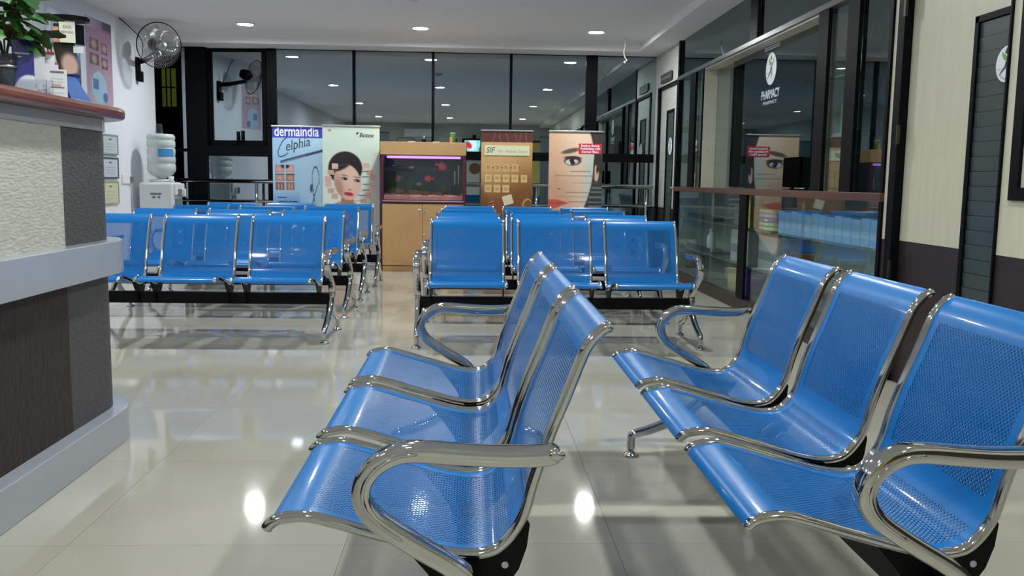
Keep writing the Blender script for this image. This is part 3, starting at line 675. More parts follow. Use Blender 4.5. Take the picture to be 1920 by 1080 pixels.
MB().tube(ringp(RF, -.01), .0055, n=6, caps=False).build('cage_rim', PLASTIC_BLACK, fan)
cg = MB()
for k in range(60):
    a = 2*PI*k/60; c, s_ = math.cos(a), math.sin(a)
    cg.tube([FL(HC)+Q @ Vector((r*c, r*s_, z)) for r, z in ((.05, .085), (.15, .078), (.21, .055), (RF, 0), (.21, -.045), (.10, -.075), (.06, -.08))], .0014, n=4, caps=False)
for r, z in ((.05, .085), (.10, .083), (.15, .078), (.19, .066)): cg.tube(ringp(r, z), .0018, n=5, caps=False)
tag(cg.build('cage_wire', CHROME, fan), kind='stuff')
MB().lathe([(.05, .084), (.045, .092), (.01, .095)], FL(HC), 20, axis=ax).build('badge', STEEL, fan)
cw = on_x(222, 34, XL)
MB().tube(spline([Vector((.004, cw.y-mt.y, cw.z-L0.z)), Vector((.03, cw.y-mt.y+.10, cw.z-L0.z-.03)), Vector((.10, -.12, .40)), Vector((.09, -.05, .28)), Vector((.05, 0, .18))]), .005, n=6).build('power_cord', PLASTIC_BLACK, fan)

# water cooler with bottle
wc = thing('water_cooler', 'white floor-standing water cooler by the left wall', 'water cooler', (-3.42, 10.22, 0))
WCM = mat('cooler_plastic', (216, 220, 224), rough=.35); WCG = mat('cooler_grey', (120, 124, 130), rough=.4)
MB().box(-.20, .17, -.17, .17, 0, 1.0, bev=.025).build('body', WCM, wc); MB().box(.165, .20, -.15, .15, .86, .99, bev=.012).build('tap_head', WCM, wc)
MB().lathe([(.125, 1.0), (.135, 1.012), (.10, 1.035)], (0, 0, 0), 24).build('collar', WCM, wc)
for yy in (-.07, .07): MB().box(.195, .235, yy-.018, yy+.018, .84, .93, bev=.008).build('tap', WCG if yy < 0 else WCM, wc)
part('drip_recess', WCG, wc, (.170, .176, -.12, .12, .60, .82))
bg = part('badge', WCG, wc, (-.075, .045, -.1715, -.1695, .86, .885)); part('badge', WCG, wc, (-.055, -.02, -.1715, -.1695, .825, .850)); part('badge', WCG, wc, (.005, .03, -.1715, -.1695, .825, .850))
bt = thing('water_bottle', 'large translucent water bottle with blue label upside down on the cooler', 'water bottle', (-3.42, 10.22, 1.035))
BTM = bpy.data.materials.new('milky_bottle'); BTM.use_nodes = True; _p = BTM.node_tree.nodes['Principled BSDF']
_p.inputs['Base Color'].default_value = (.62, .67, .68, 1); _p.inputs['Roughness'].default_value = .18; _p.inputs['Alpha'].default_value = .72
pr = [(.03, .0), (.05, .01), (.12, .05), (.145, .085)]
for k in range(4): pr += [(.150, .10+.085*k), (.150, .155+.085*k), (.143, .165+.085*k), (.143, .175+.085*k)]
pr += [(.150, .44), (.148, .47), (.13, .492), (.03, .497)]
MB().lathe(pr, n=32).build('shell', BTM, bt)
lb = MB(); vs = []
for k in range(9):
    a = math.radians(-85+k*8.5)
    for z in (.245, .33): vs.append((.1525*math.cos(a), .1525*math.sin(a), z))
lb.add(vs, [(2*k, 2*k+2, 2*k+3, 2*k+1) for k in range(8)], True); l = lb.build('blue_label', mat('bottle_label_blue', (58, 130, 190)), bt)
gt = thing('glass_tumbler', 'clear tumbler turned upside down on top of the water bottle', 'tumbler', (-3.44, 10.22, 1.533))
MB().lathe([(.042, 0), (.034, .10), (.030, .104), (.001, .104)], n=20).build('wall', G_CLEAR, gt); MB().lathe([(.039, 0), (.043, .001), (.043, .005), (.040, .006)], n=20).build('rim', G_CLEAR, gt)
cp = thing('paper_cup', 'small white cup standing on the cooler beside the bottle', 'cup', (-3.285, 10.11, 1.0))
MB().lathe([(.022, 0), (.03, .065), (.028, .065), (.020, .004)], n=18).build('wall', PAPER, cp); MB().tube([(.03*math.cos(2*PI*k/18), .03*math.sin(2*PI*k/18), .065) for k in range(19)], .002, n=5, caps=False).build('rim', PAPER, cp)

# chrome railing before the glazing
rl = thing('railing', 'chrome double-rail railing in front of the back windows', 'railing', (0, 11.22, 0))
for z in (1.02, .775): MB().tube([(-3.65, 0, z), (XR-.03, 0, z)], .026 if z > .9 else .016, n=12).build('rail', CHROME, rl)
for x in (-3.60, -2.62, -1.5, -.2, .82, 1.62, 2.2): MB().tube([(x, 0, 0), (x, 0, 1.02)], .019, n=12).build('post', CHROME, rl)

# ================================================================== STANDING BANNERS
ALU = mat('banner_aluminium', (196, 198, 200), rough=.3, metal=.9)
def banner(label, cx, cy, rz, w, ztop, fn, nx, ny, px0, py0, pw):
    """roll-up banner; fn(x, y) works in photograph pixels, px0/py0 upper left, pw pixel width"""
    t = thing('rollup_banner', label, 'banner', (cx, cy, 0), (0, 0, rz), 'roll-up advertising banners')
    h = ztop-.085; hp = pw*h/w
    s = print_sheet('printed_sheet', t, -w/2, w/2, 0, h, nx, ny, lambda u, v: fn(px0+u*pw, py0+v*hp)); s.rotation_euler = (PI/2, 0, 0); s.location = (0, 0, .07)
    part('backing', PAPER, t, (-w/2, w/2, .001, .0016, .07, ztop-.015))
    MB().box(-w/2-.008, w/2+.008, -.012, .012, ztop-.018, ztop, bev=.003).build('top_bar', ALU, t)
    MB().box(-w/2-.02, w/2+.02, -.05, .05, 0, .07, bev=.01).build('base_cassette', ALU, t); MB().tube([(0, .02, .05), (0, .02, ztop-.02)], .008, n=8).build('support_pole', ALU, t)
    for e in (-1, 1): part('swivel_foot', ALU, t, (e*w*.32-.02, e*w*.32+.02, -.15, -.05, 0, .012))
    k = w/pw
    def P(x, y): return ((x-px0-pw/2)*k, h-(y-py0)*k, .001)
    return t, s, P, k
# --- blue banner
def f_b1(x, y):
    c = mixc((150, 190, 222), (176, 208, 230), sst(510, 607, x)); c = mixc(c, (112, 150, 204), sst(352, 385, y)*(1-sst(550, 585, x)))
    if y < 256.5: c = (62, 66, 172)
    if x > 560 and y > 300: c = mixc(c, (170, 206, 226), .5)
    dx, dy = x-516, y-303                      # slanting dark ribbon
    q = dy+.28*dx
    if -1.8 < q-.5 < 3.4 and x > 524 : c = (58, 72, 112)
    for i in range(2):
        for j in range(3):
            x0, y0 = 514.5+19.5*i, 307.5+16.3*j
            if x0 < x < x0+17 and y0 < y < y0+14.5:
                b = [(176, 128, 118), (196, 150, 140)][i] if j == 0 else [(150, 104, 88), (164, 116, 98)][(i+j) % 2]
                c = mixc(b, (222, 190, 178), ell(x, y, x0+9, y0+8, 6, 5, 0, .8)*.5)
                if j == 0: c = mixc(c, (40, 30, 34), ell(x, y, x0+2 if i else x0+16, y0+2, 5, 4, 0, .3))
                if j == 2: c = mixc(c, (104, 66, 56), 1 if abs((x-x0) % 6-3) < .8 else 0)
                if j == 1: c = mixc(c, (60, 40, 40), 1 if y < y0+2.4 else 0)
    d = math.hypot((x-590.3)/6.6, (y-333)/22.5)
    if abs(d-1) < .085 and y < 345: c = (70, 90, 120)
    if 345 <= y < 384 and (abs(x-(594-(y-345)*.30)) < .8 or abs(x-(584.3+.12*(y-345))) < .8): c = (70, 90, 120)
    c = mixc(c, (64, 82, 112), ell(x, y, 582, 351, 2.2, 8, 0, .2))
    if 518 < x < 536 and abs(y-368.5) < .9: c = (60, 76, 120)
    if 518 < x < 556 and abs(y-376.5) < 1.4 and (int(x*1.3) % 5) < 4: c = (30, 40, 92)
    return c
t, s, P, k = banner('light blue roll-up banner headed dermaindia with a script title', -2.031, 10.82, .0, .603, 1.678, f_b1, 97, 258, 510, 236, 97)
WINK = mat('white_ink', (232, 236, 248)); DINK = mat('dark_ink', (44, 52, 70)); BINK = mat('navy_ink', (34, 42, 90))
text('dermaindia', 21*k*1.28, WINK, s, P(513.5, 253), sx=.70, bold=.0022)
MB().tube([Vector(P(x, y)) for x, y in [(537.5, 256.5), (533, 258.5), (529.5, 262.5), (526, 268), (522.8, 275), (520.8, 281.5), (520.4, 286.5), (522, 290.5), (525.5, 291.8), (530, 290.6), (535, 287.6), (539, 284.5)]], .0042, n=6).build('script_initial', DINK, s)
text('elphia', 21*k*1.25, DINK, s, P(534.5, 281.5), shear=.35, sx=.78, rotz=math.radians(13))
text('---- --------- --- -------- --- --- -------', 5.6*k, WINK, s, (P(529, 303)[0], P(529, 303)[1], .0015), sx=.60, rotz=math.radians(15.6))
text('----------', 5.2*k, BINK, s, P(518, 370), sx=.7)
# --- pale green botox banner with a face
def skin(base, x, y, cx, cy): return mixc(base, (236, 204, 190), ell(x, y, cx, cy, 14, 18, 0, .9)*.6)
def f_b2(x, y):
    c = mixc((208, 224, 212), (224, 232, 226), sst(300, 380, y))
    if x > 690 and y > 280: c = mixc(c, (196, 198, 196), sst(0, 30, (x-690)*1.5+(y-300)*.3))
    # shoulders and neck
    sh = sst(0, 3, y-(381-13*math.exp(-((x-650)/26)**2)-1))
    if 606 < x < 668: c = mixc(c, (202, 152, 128), sh)
    if 640 < x < 664 and 352 < y < 384: c = mixc(c, (176, 124, 102), ell(x, y, 652, 372, 12, 18, 0, .1))
    c = mixc(c, (34, 28, 32), ell(x, y, 648.5, 311, 30.5, 30.5, .1, .05))                   # hair
    f = ell(x, y, 652.5, 336, 24.2, 33, -.22, .06); c = mixc(c, skin((228, 188, 170), x, y, 658, 322), f)
    c = mixc(c, (34, 28, 32), ell(x, y, 640, 300, 26, 13, -.5, .2)*f)
    c = mixc(c, (170, 124, 106), ell(x, y, 636, 345, 8, 20, -.2, .7)*f*.7)
    for ex, ey in ((646.5, 329.5), (669.5, 333)):
        c = mixc(c, (52, 40, 40), ell(x, y, ex, ey, 5.6, 2.7, .12, .3)); c = mixc(c, (206, 206, 206), ell(x, y, ex-2.6, ey+.3, 1.5, 1.1, 0, .3)); c = mixc(c, (70, 52, 48), ell(x, y, ex+.5, ey-6.0, 7.0, 1.0, .2, .5)*.6)
    c = mixc(c, (172, 118, 102), ell(x, y, 656.5, 349.6, 3.8, 1.4, .1, .5)*.8); c = mixc(c, (236, 206, 190), ell(x, y, 659.5, 342, 1.8, 6, .05, .6)*.7)
    c = mixc(c, (196, 66, 70), ell(x, y, 654.5, 357.6, 8.8, 3.5, .18, .2)); c = mixc(c, (130, 40, 44), ell(x, y, 654.5, 357.2, 8, .7, .18, .4))
    for i, (qx, qy) in enumerate(((630, 307.5), (622.5, 318.5), (617.5, 331), (618.5, 340), (622.5, 351.5), (629, 361.5), (686.5, 305), (693, 318), (698, 327), (698, 340), (695, 351.5), (690, 360), (681.5, 370))):
        rr = 5.6
        if abs(x-qx) < rr and abs(y-qy) < rr-.8: c = mixc((226, 188, 172), (206, 160, 142), ((i*37) % 10)/10)
    for (qx, qy) in ((684, 316), (685, 326), (686, 339), (685, 350), (678, 360), (671, 370)):
        if abs(x-qx) < 7 and abs(y-qy) < .9 : c = (120, 120, 122)
    return c
t, s, P, k = banner('pale green roll-up banner with a dark-haired portrait and skin swatches', -1.395, 10.70, .22, .66, 1.690, f_b2, 103, 258, 608, 235, 103)
text('Botox', 11*k, DINK, s, P(674, 254), sx=.95, shear=.15, bold=.0012); text('.......... .......', 5*k, mat('faint_ink', (170, 180, 172)), s, P(622, 250))
poly2d([(P(667.5, 248)[0], P(667.5, 248)[1]), (P(672, 244)[0], P(672, 244)[1]), (P(673, 246.5)[0], P(673, 246.5)[1]), (P(670, 250)[0], P(670, 250)[1])], DINK, s, .001, 'logo_mark'); 
poly2d([(P(617, 243)[0], P(617, 243)[1]), (P(622, 241.5)[0], P(622, 241.5)[1]), (P(623, 245)[0], P(623, 245)[1]), (P(620, 243.6)[0], P(620, 243.6)[1])], mat('brown_ink', (120, 70, 50)), s, .001, 'logo_mark')
# --- brown banner
def f_b3(x, y):
    c = mixc((206, 162, 108), (128, 82, 42), sst(300, 400, y+.35*(x-905))); c = mixc(c, (222, 184, 130), ell(x, y, 930, 300, 30, 45, 0, .9)*.4)
    if y < 265:
        c = (92, 48, 42)
        for q in (925, 940, 953, 967, 975, 990):
            d = x-q-3*math.sin((y-244)*.12+q); c = mixc(c, (150, 110, 100), .7*max(0, 1-abs(d)/1.6))
    rows = ((313, (911, 928, 945, 962)), (333, (911, 928, 945, 962, 979.5)), (353, (911, 928, 945)))
    for yy, xs_ in rows:
        for q in xs_:
            if abs(x-q-5) < 6.4 and abs(y-yy) < 7.2: 
                c = (226, 188, 130) if yy > 320 else (214, 176, 124)
                if abs(y-yy) < 3.4 and abs(x-q-5) < 4 and int(y*.9) % 2: c = (166, 126, 80)
            if abs(x-q-14) < 1.2 and abs(y-yy) < 1: c = (110, 70, 40)
    if ell(x, y, 930, 385, 22, 10, -.3, .2) > .3: c = mixc(c, (150, 72, 60), .6)
    c = mixc(c, (208, 160, 124), ell(x, y, 992, 385, 10, 14, 0, .06)-ell(x, y, 993, 386, 8.4, 12.4, 0, .06)) if x > 978 and y > 368 else c
    return c
t, s, P, k = banner('brown wood-toned roll-up banner reading SIF Hair Analysis System', .426, 10.72, .0, .606, 1.668, f_b3, 98, 250, 902, 243.5, 98)
m = MB(); a = P(908.5, 289.5); b = P(994, 270.5); m.box(a[0], b[0], a[1], b[1], .001, .006); nb = m.build('title_plate', mat('plate_cream', (222, 226, 190)), s)
text('SIF', 15.5*k, mat('green_ink', (40, 74, 56)), nb, (P(910.5, 285)[0], P(910.5, 285)[1], .0062), shear=.35, sx=.86); text('Hair  Analysis  System', 8*k, mat('pinkish_ink', (196, 160, 150)), nb, (P(933, 284)[0], P(933, 284)[1], .0062), sx=.80, shear=.1)
m = MB(); cc = P(954, 374); ca, sa = math.cos(.3), math.sin(.3); m.obox((cc[0], cc[1], .003), ((ca, sa, 0), (-sa, ca, 0), (0, 0, 1)), (9.5*k, 9.0*k, .002)); pc = m.build('paper_slip', mat('slip_cream', (226, 214, 178)), s)
text('---- -----', 5.4*k, WINK, s, P(915, 381), rotz=.25, sx=.8); text('---- ------', 5.4*k, WINK, s, P(914, 388), rotz=.25, sx=.8)
# --- half face banner
def zq(X, Y_): return (1020+X*.1575, 230+Y_*.1575)
def f_b4(x, y):
    X, Y_ = (x-1020)/.1575, (y-230)/.1575
    c = mixc((222, 178, 146), (236, 204, 180), sst(80, 420, X)); c = mixc(c, (214, 168, 138), sst(500, 800, Y_)*(1-sst(150, 500, X)))
    c = mixc(c, (196, 212, 210), sst(400, 600, X)*sst(200, 420, Y_)*.85)
    c = mixc(c, (206, 160, 132), ell(X, Y_, 120, 700, 60, 110, 0, .9)*.6)
    edge = 590-.00042*max(0, Y_-480)**2 if Y_ > 480 else 590+(480-Y_)*.06
    if Y_ < 330: edge = 545+(Y_-100)*.28
    h = sst(-8, 10, X-edge)
    bgc = (58, 50, 54) if Y_ < 560 else (62, 66, 66)
    if Y_ < 220: bgc = (64, 56, 60)
    c = mixc(c, bgc, h)
    if 610 < X < 660 and 470 < Y_ < 680: c = mixc(c, (226, 186, 158), ell(X, Y_, 628, 570, 30, 100, 0, .15))
    c = mixc(c, (66, 50, 44), ell(X, Y_, 645, 500, 18, 70, .1, .3)); c = mixc(c, (70, 54, 50), ell(X, Y_, 606, 664, 18, 9, 0, .3))
    c = mixc(c, (96, 78, 68), ell(X, Y_, 320, 312, 110, 26, -.22, .35)*.92)                       # brow
    e = ell(X, Y_, 345, 428, 100, 55, -.05, .18); c = mixc(c, (70, 52, 50), e*.95)
    c = mixc(c, (214, 208, 208), ell(X, Y_, 335, 440, 78, 34, -.05, .15)); c = mixc(c, (40, 34, 40), ell(X, Y_, 345, 432, 38, 40, 0, .15)); c = mixc(c, (230, 230, 236), ell(X, Y_, 372, 428, 10, 18, 0, .3)); c = mixc(c, (230, 230, 236), ell(X, Y_, 312, 452, 6, 18, 0, .3))
    c = mixc(c, (60, 44, 44), ell(X, Y_, 345, 392, 100, 18, .02, .3)*.9)
    c = mixc(c, (140, 90, 76), ell(X, Y_, 188, 758, 16, 9, 0, .4)); c = mixc(c, (206, 160, 132), ell(X, Y_, 150, 640, 16, 90, -.15, .9)*.5)
    q_ = (X-60)/235
    if q_ < 1:
        e_ = max(0, q_); up = 922-52*(1-e_**1.6)+14*math.exp(-((X-95)/26)**2); lo_ = 922+86*(1-e_**1.3)
        c = mixc(c, (206, 92, 84), sst(up-6, up+6, Y_)*(1-sst(lo_-7, lo_+7, Y_))); c = mixc(c, (168, 60, 60), max(0, 1-abs(Y_-922)/6))
    for (x0, x1, q) in ((320, 560, 550), (140, 600, 605), (340, 660, 685), (270, 560, 797), (160, 560, 848), (300, 540, 908)):
        if x0 < X < x1 and abs(Y_-q) < 4: c = mixc(c, (120, 110, 106), .6)
    if Y_ > 690 and X > 540:
        for q in (740, 790, 850, 910, 960):
            if abs(Y_-q) < 9 and X > edge+15: c = (120, 124, 126)
    return c
t, s, P, k = banner('roll-up banner with half of a close-up face and a red caption', 1.245, 10.72, .0, .640, 1.672, f_b4, 130, 300, 1030, 244.5, 100)
m = MB(); a = P(1085, 284.5); b = P(1128, 265.5); m.box(a[0], b[0], a[1], b[1], .001, .002); nb = m.build('red_caption', mat('caption_red', (206, 40, 56)), s)
for i, ln in enumerate(('Explore Beauty', 'Possibilities with', 'Dermal Fillers')): q = P(1106.5, 271.2+5.6*i); text(ln, 5.9*k, WINK, nb, (q[0], q[1], .0022), align='CENTER', sx=.95, bold=.0012)

# ================================================================== AQUARIUM
AX0, AX1, AY0, AY1 = -1.035, -.057, 10.5, 10.93
aq = thing('aquarium_cabinet', 'tan aquarium cabinet with maroon edges, hood and two doors', 'aquarium', ((AX0+AX1)/2, AY0, 0))
ox = (AX0+AX1)/2
def ab(name, m_, *bs, bev=0.): return part(name, m_, aq, *[(a-ox, b-ox, c-AY0, d-AY0, e, f) for a, b, c, d, e, f in bs], bev=bev)
ab('plinth', WOODTAN, (AX0+.02, AX1-.02, AY0+.02, AY1, 0, .065))
ab('carcass', MAROON, (AX0, AX1, AY0+.02, AY1, .065, .80))
mid = -.556
d = ab('door', WOODTAN, (AX0+.018, mid-.002, AY0, AY0+.019, .075, .79), bev=.002)
MB().tube([(mid-.03-ox, -.02, .66), (mid-.03-ox, -.02, .745)], .006, n=8).build('handle', CHROME, d)
d = ab('door', WOODTAN, (mid+.002, AX1-.018, AY0, AY0+.019, .075, .79), bev=.002)
MB().tube([(mid+.03-ox, -.02, .66), (mid+.03-ox, -.02, .745)], .006, n=8).build('handle', CHROME, d); MB().lathe([(.011, 0), (.011, .006), (.004, .007)], (mid+.022-ox, 0, .435), 12, axis=(0, -1, 0)).build('lock', STEEL, d)
ab('tank_floor', MAROON, (AX0, AX1, AY0-.004, AY1, .80, .835)); ab('chrome_strip', mat('pink_strip', (206, 180, 190), rough=.3), (AX0+.02, AX1-.02, AY0-.007, AY0-.004, .817, .826))
ab('tank_post', MAROON, (AX0, AX0+.032, AY0, AY0+.03, .835, 1.35)); ab('tank_post', MAROON, (AX1-.032, AX1, AY0, AY0+.03, .835, 1.35))
ab('tank_back', mat('tank_back_blue', (30, 46, 60), rough=.5, noise=.5, nscale=4), (AX0, AX1, AY1-.02, AY1, .835, 1.35))
ab('tank_side', mat('tank_side', (30, 44, 56), rough=.5), (AX0, AX0+.012, AY0+.03, AY1-.02, .835, 1.35)); ab('tank_side', MATS['tank_side'], (AX1-.012, AX1, AY0+.03, AY1-.02, .835, 1.35))
ab('front_glass', G_CLEAR, (AX0+.032, AX1-.032, AY0+.006, AY0+.014, .835, 1.35))
ab('hood', WOODTAN, (AX0-.004, AX1+.004, AY0-.006, AY1+.01, 1.352, 1.500), bev=.003)
lt = MB().tube([(AX0+.06-ox, .13, 1.328), (AX1-.06-ox, .13, 1.328)], .013, n=12).build('light_tube', mat('pink_tube_glow', (216, 150, 240), emit=1.6), aq)
ab('reflector', mat('lilac_reflector', (206, 170, 226), rough=.3), (AX0+.02, AX1-.02, AY0+.05, AY1-.03, 1.343, 1.351))
g = MB(); nx, ny = 40, 12; vs = []
for j in range(ny+1):
    for i in range(nx+1): vs.append((AX0+.035-ox+(AX1-AX0-.07)*i/nx, .018+(AY1-AY0-.045)*j/ny, .882+.007*math.sin(i*.7+j)+random.uniform(-.004, .004)+.03*j/ny))
g.add(vs, [(j*(nx+1)+i, j*(nx+1)+i+1, (j+1)*(nx+1)+i+1, (j+1)*(nx+1)+i) for j in range(ny) for i in range(nx)]); g.add([(v[0], v[1], z_) for v in vs[:nx+1] for z_ in (.836, v[2])], [(2*i, 2*i+2, 2*i+3, 2*i+1) for i in range(nx)]); tag(g.build('gravel', mat('pink_gravel', (238, 150, 138), rough=.8, noise=.3, nscale=120, bump=.5, bscale=160), aq), kind='stuff')
def rock(label, cx, cy, z, rx, ry, rz, colr, seed, name='aquarium_rock'):
    rng = random.Random(seed); m = MB(); m.ball((0, 0, 0), rx, ry, rz, 14, 10)
    m.v = [(x*(1+rng.uniform(-.14, .14)), y*(1+rng.uniform(-.14, .14)), w*(1+rng.uniform(-.14, .14))) for x, y, w in m.v]
    o = m.build(name, mat(colr[0], colr[1], rough=.85, noise=.4, nscale=30, bump=.4, bscale=60)); o.location = (cx, cy, z); tag(o, label, 'rock', 'rocks in the aquarium')
RO = ('ochre_rock', (128, 104, 52)); RRD = ('reddish_rock', (132, 74, 56)); RD = ('dark_rock', (44, 46, 36))
rock('large ochre rock at the left of the aquarium floor', -.88, 10.74, .92, .10, .07, .055, RO, 1); rock('ochre rock beside the largest one in the aquarium', -.665, 10.72, .91, .09, .06, .045, RO, 2)
rock('reddish knobbly rock in the middle of the aquarium floor', -.54, 10.68, .905, .09, .06, .04, RRD, 3); rock('smaller reddish rock right of the middle one', -.372, 10.66, .90, .055, .05, .03, RRD, 4); rock('dark rock lying at the right of the aquarium floor', -.255, 10.80, .90, .09, .06, .035, RD, 5)
PLG = mat('water_plant_green', (52, 84, 34), rough=.6)
for q, (cx, cy, n, hh, lb) in enumerate(((-.93, 10.82, 14, .26, 'dark leafy water plant at the left of the tank'), (-.72, 10.85, 10, .22, 'green water plant left of the middle'), (-.57, 10.84, 10, .17, 'low green water plant behind the red rock'), (-.33, 10.85, 12, .16, 'low green water plant at the right'))):
    t = thing('water_plant', lb, 'plant', (cx, cy, .885), group='water plants in the aquarium'); rng = random.Random(q)
    for i in range(n):
        a = rng.uniform(0, 6.28); r = rng.uniform(.02, .08); hh2 = hh*rng.uniform(.6, 1)
        m = MB(); P_ = [Vector((r*.5*math.cos(a)*t_, r*.25*math.sin(a)*t_, hh2*t_)) for t_ in (0, .3, .6, .85, 1)]; vs = []
        for p_, w_ in zip(P_, (.004, .011, .013, .009, .002)): vs += [p_+Vector((-w_, 0, 0)), p_+Vector((w_, .003, 0))]
        m.add(vs, [(2*i_, 2*i_+1, 2*i_+3, 2*i_+2) for i_ in range(4)], True); m.build('leaf', PLG, t)
def fish(label, px, py, yy, L, colr, flip=1, tilt=0.):
    c = on_y(px, py, yy); t = thing('fish', label, 'fish', c, (0, tilt, 0), 'fish in the aquarium')
    M_ = mat(colr[0], colr[1], rough=.4, noise=.15, nscale=60); m = MB(); m.ball((0, 0, 0), L*.36, L*.13, L*.25, 14, 10)
    m.v = [(x, y*(1-.5*max(0, -x*flip)/(L*.36)), z*(1-.45*max(0, -x*flip)/(L*.36))) for x, y, z in m.v]; m.build('body', M_, t)
    f = flip; MB().prism([(-f*L*.30, 0), (-f*L*.52, L*.17), (-f*L*.47, 0), (-f*L*.52, -L*.17)], 'y', -.002, .002).build('tail_fin', M_, t)
    MB().prism([(f*L*.1, L*.20), (-f*L*.12, L*.33), (-f*L*.25, L*.13)], 'y', -.002, .002).build('dorsal_fin', M_, t); MB().prism([(f*L*.05, -L*.2), (-f*L*.12, -L*.31), (-f*L*.2, -L*.13)], 'y', -.002, .002).build('ventral_fin', M_, t)
    MB().ball((f*L*.25, -L*.10, L*.06), L*.03, n=8, m=5).build('eye', BLACK, t)
RED = ('red_fish', (226, 70, 70)); fish('round red fish in the middle of the aquarium', 803, 335, 10.62, .13, RED, -1); fish('long pink-red fish swimming near the top right of the aquarium', 829, 312, 10.60, .17, ('pink_fish', (214, 92, 104)), 1, .35); fish('small dark red fish below the long pink-red one', 824, 318, 10.68, .09, ('dark_red_fish', (150, 56, 60)), 1)
fish('small pale fish in the upper left of the aquarium', 772, 314, 10.70, .07, ('pale_fish', (150, 150, 120)), 1); fish('faint pale fish low in the aquarium middle', 785, 345, 10.72, .08, ('pale_fish', (150, 150, 120)), -1); fish('brown fish hovering at the lower left of the aquarium', 746, 335, 10.72, .15, ('brown_fish', (120, 64, 52)), -1, -.5)
ft = thing('aquarium_filter', 'black filter with a pale tube at the right inside the aquarium', 'filter', (-.175, 10.66, .885)); MB().box(-.05, .05, -.04, .04, 0, .13, bev=.008).build('housing', PLASTIC_BLACK, ft); MB().tube([(-.01, 0, .13), (-.01, 0, .29)], .011, n=10).build('tube', mat('pale_tube', (180, 160, 160)), ft); MB().tube([(.035, 0, .13), (.035, 0, .36)], .010, n=10).build('tube', MATS['pale_tube'], ft)
# on the hood
TOPA = 1.500
c = on_y(849, 266, 10.7); cn = thing('spray_can', 'green and orange food tin standing on the aquarium hood', 'tin', (c.x, 10.7, TOPA)); MB().lathe([(.032, 0), (.033, .003), (.033, .105), (.030, .110)], n=20).build('body', mat('tin_green', (60, 110, 50), rough=.35), cn); MB().lathe([(.031, .110), (.031, .122), (.005, .124)], n=20).build('lid', mat('tin_lid', (150, 180, 120)), cn); part('orange_label', mat('tin_orange', (206, 130, 80)), cn, (-.034, -.006, -.034, -.022, .004, .07))
c = on_y(795, 266, 10.72); pm = thing('air_pump', 'small dark air pump with chrome knob on the aquarium hood', 'pump', (c.x, 10.72, TOPA)); MB().box(-.025, .025, -.03, .03, 0, .045, bev=.01).build('body', PLASTIC_BLACK, pm); MB().lathe([(.012, .045), (.016, .055), (.016, .075), (.006, .085)], n=14).build('knob', CHROME, pm)
for px, lb in ((772, 'left'), (818, 'right')):
    c = on_y(px, 266, 10.56); o = MB().box(c.x-.04, c.x+.04, 10.54, 10.60, TOPA, TOPA+.009, bev=.003).build('folded_paper', mat('cream_paper', (226, 206, 170))); tag(o, 'small folded cream paper lying at the %s on the aquarium hood' % lb, 'paper', 'papers on the hood')
o = MB().tube(spline([(-.86, 10.70, TOPA), (-.86, 10.70, TOPA+.05), (-.85, 10.70, TOPA+.055), (-.68, 10.72, TOPA+.05), (-.66, 10.72, TOPA)]), .004, n=6).build('wire_bracket', BLACK); tag(o, 'thin black wire bracket standing on the aquarium hood', 'bracket')

# ================================================================== PHARMACY FRONT
ph = thing('pharmacy_counter', 'dark-framed glazed pharmacy counter front along the right wall', 'shop front', (XR, 7.5, 0))
PO = Vector((XR, 7.5, 0))
def pf(name, m_, *bs, bev=0.): return part(name, m_, ph, *[(a-XR, b-XR, c-7.5, d-7.5, e, f) for a, b, c, d, e, f in bs], bev=bev)
XB = XR+.40; LZ0, LZ1 = .985, 1.035; HZ0, HZ1 = 2.205, 2.245
pf('plinth', BROWN, (XR-.01, XB, 4.95, 10.12, 0, .105))
pf('ledge', mat('brown_ledge', (86, 58, 52), rough=.3, noise=.1), (XR-.025, XR+.42, 4.95, 10.12, LZ0, LZ1), bev=.004)
pf('header', mat('steel_header', (88, 90, 92), rough=.3, metal=.4), (XR-.02, XR+.24, 4.95, 10.12, HZ0, HZ1), bev=.003)
for a, b in ((10.06, 10.13), (4.95, 4.985)): pf('post', DARKFRAME, (XR-.012, XR+.013, a, b, .105, LZ0)); pf('post', DARKFRAME, (XR-.012, XR+.013, a, b, LZ1, HZ0)); pf('post', DARKFRAME, (XR-.012, XR+.013, a, b, HZ1, SOF))
pf('lower_post', DARKFRAME, (XR-.012, XR+.013, 7.43, 7.62, .105, LZ0)); pf('transom_post', DARKFRAME, (XR-.012, XR+.013, 7.35, 7.54, HZ1, SOF))
for a, b in ((9.31, 9.53), (5.86, 6.03), (5.39, 5.555)): pf('post', DARKFRAME, (XR-.012, XR+.013, a, b, LZ1, HZ0))
pf('post', DARKFRAME, (XR-.012, XR+.03, 9.00, 9.03, LZ1, HZ0))
for a, b in ((7.54, 10.06), (4.985, 7.35)): pf('transom_pane', G_DARK, (XR+.015, XR+.021, a, b, HZ1, SOF))
for a, b, xo in ((9.53, 10.06, .015), (9.03, 9.31, .015), (5.555, 5.86, .015), (4.985, 5.39, .015)): pf('pane', G_SHOP if b != 5.39 else G_DARK, (XR+xo, XR+xo+.006, a, b, LZ1, HZ0))
for a, b, xo in ((8.74, 10.06, .012), (7.62, 8.76, .022), (6.20, 7.43, .022), (4.985, 6.22, .012)): pf('lower_pane', G_SHOP, (XR+xo, XR+xo+.006, a, b, .105, LZ0))
BK = mat('cabinet_back', (196, 206, 198), rough=.55); 
pf('lower_back', BK, (XB, XB+.015, 4.985, 10.06, .105, LZ0)); pf('lower_side', BK, (XR+.05, XB, 10.06, 10.12, .105, LZ0)); pf('lower_side', BK, (XR+.05, XB, 4.95, 4.985, .105, LZ0))
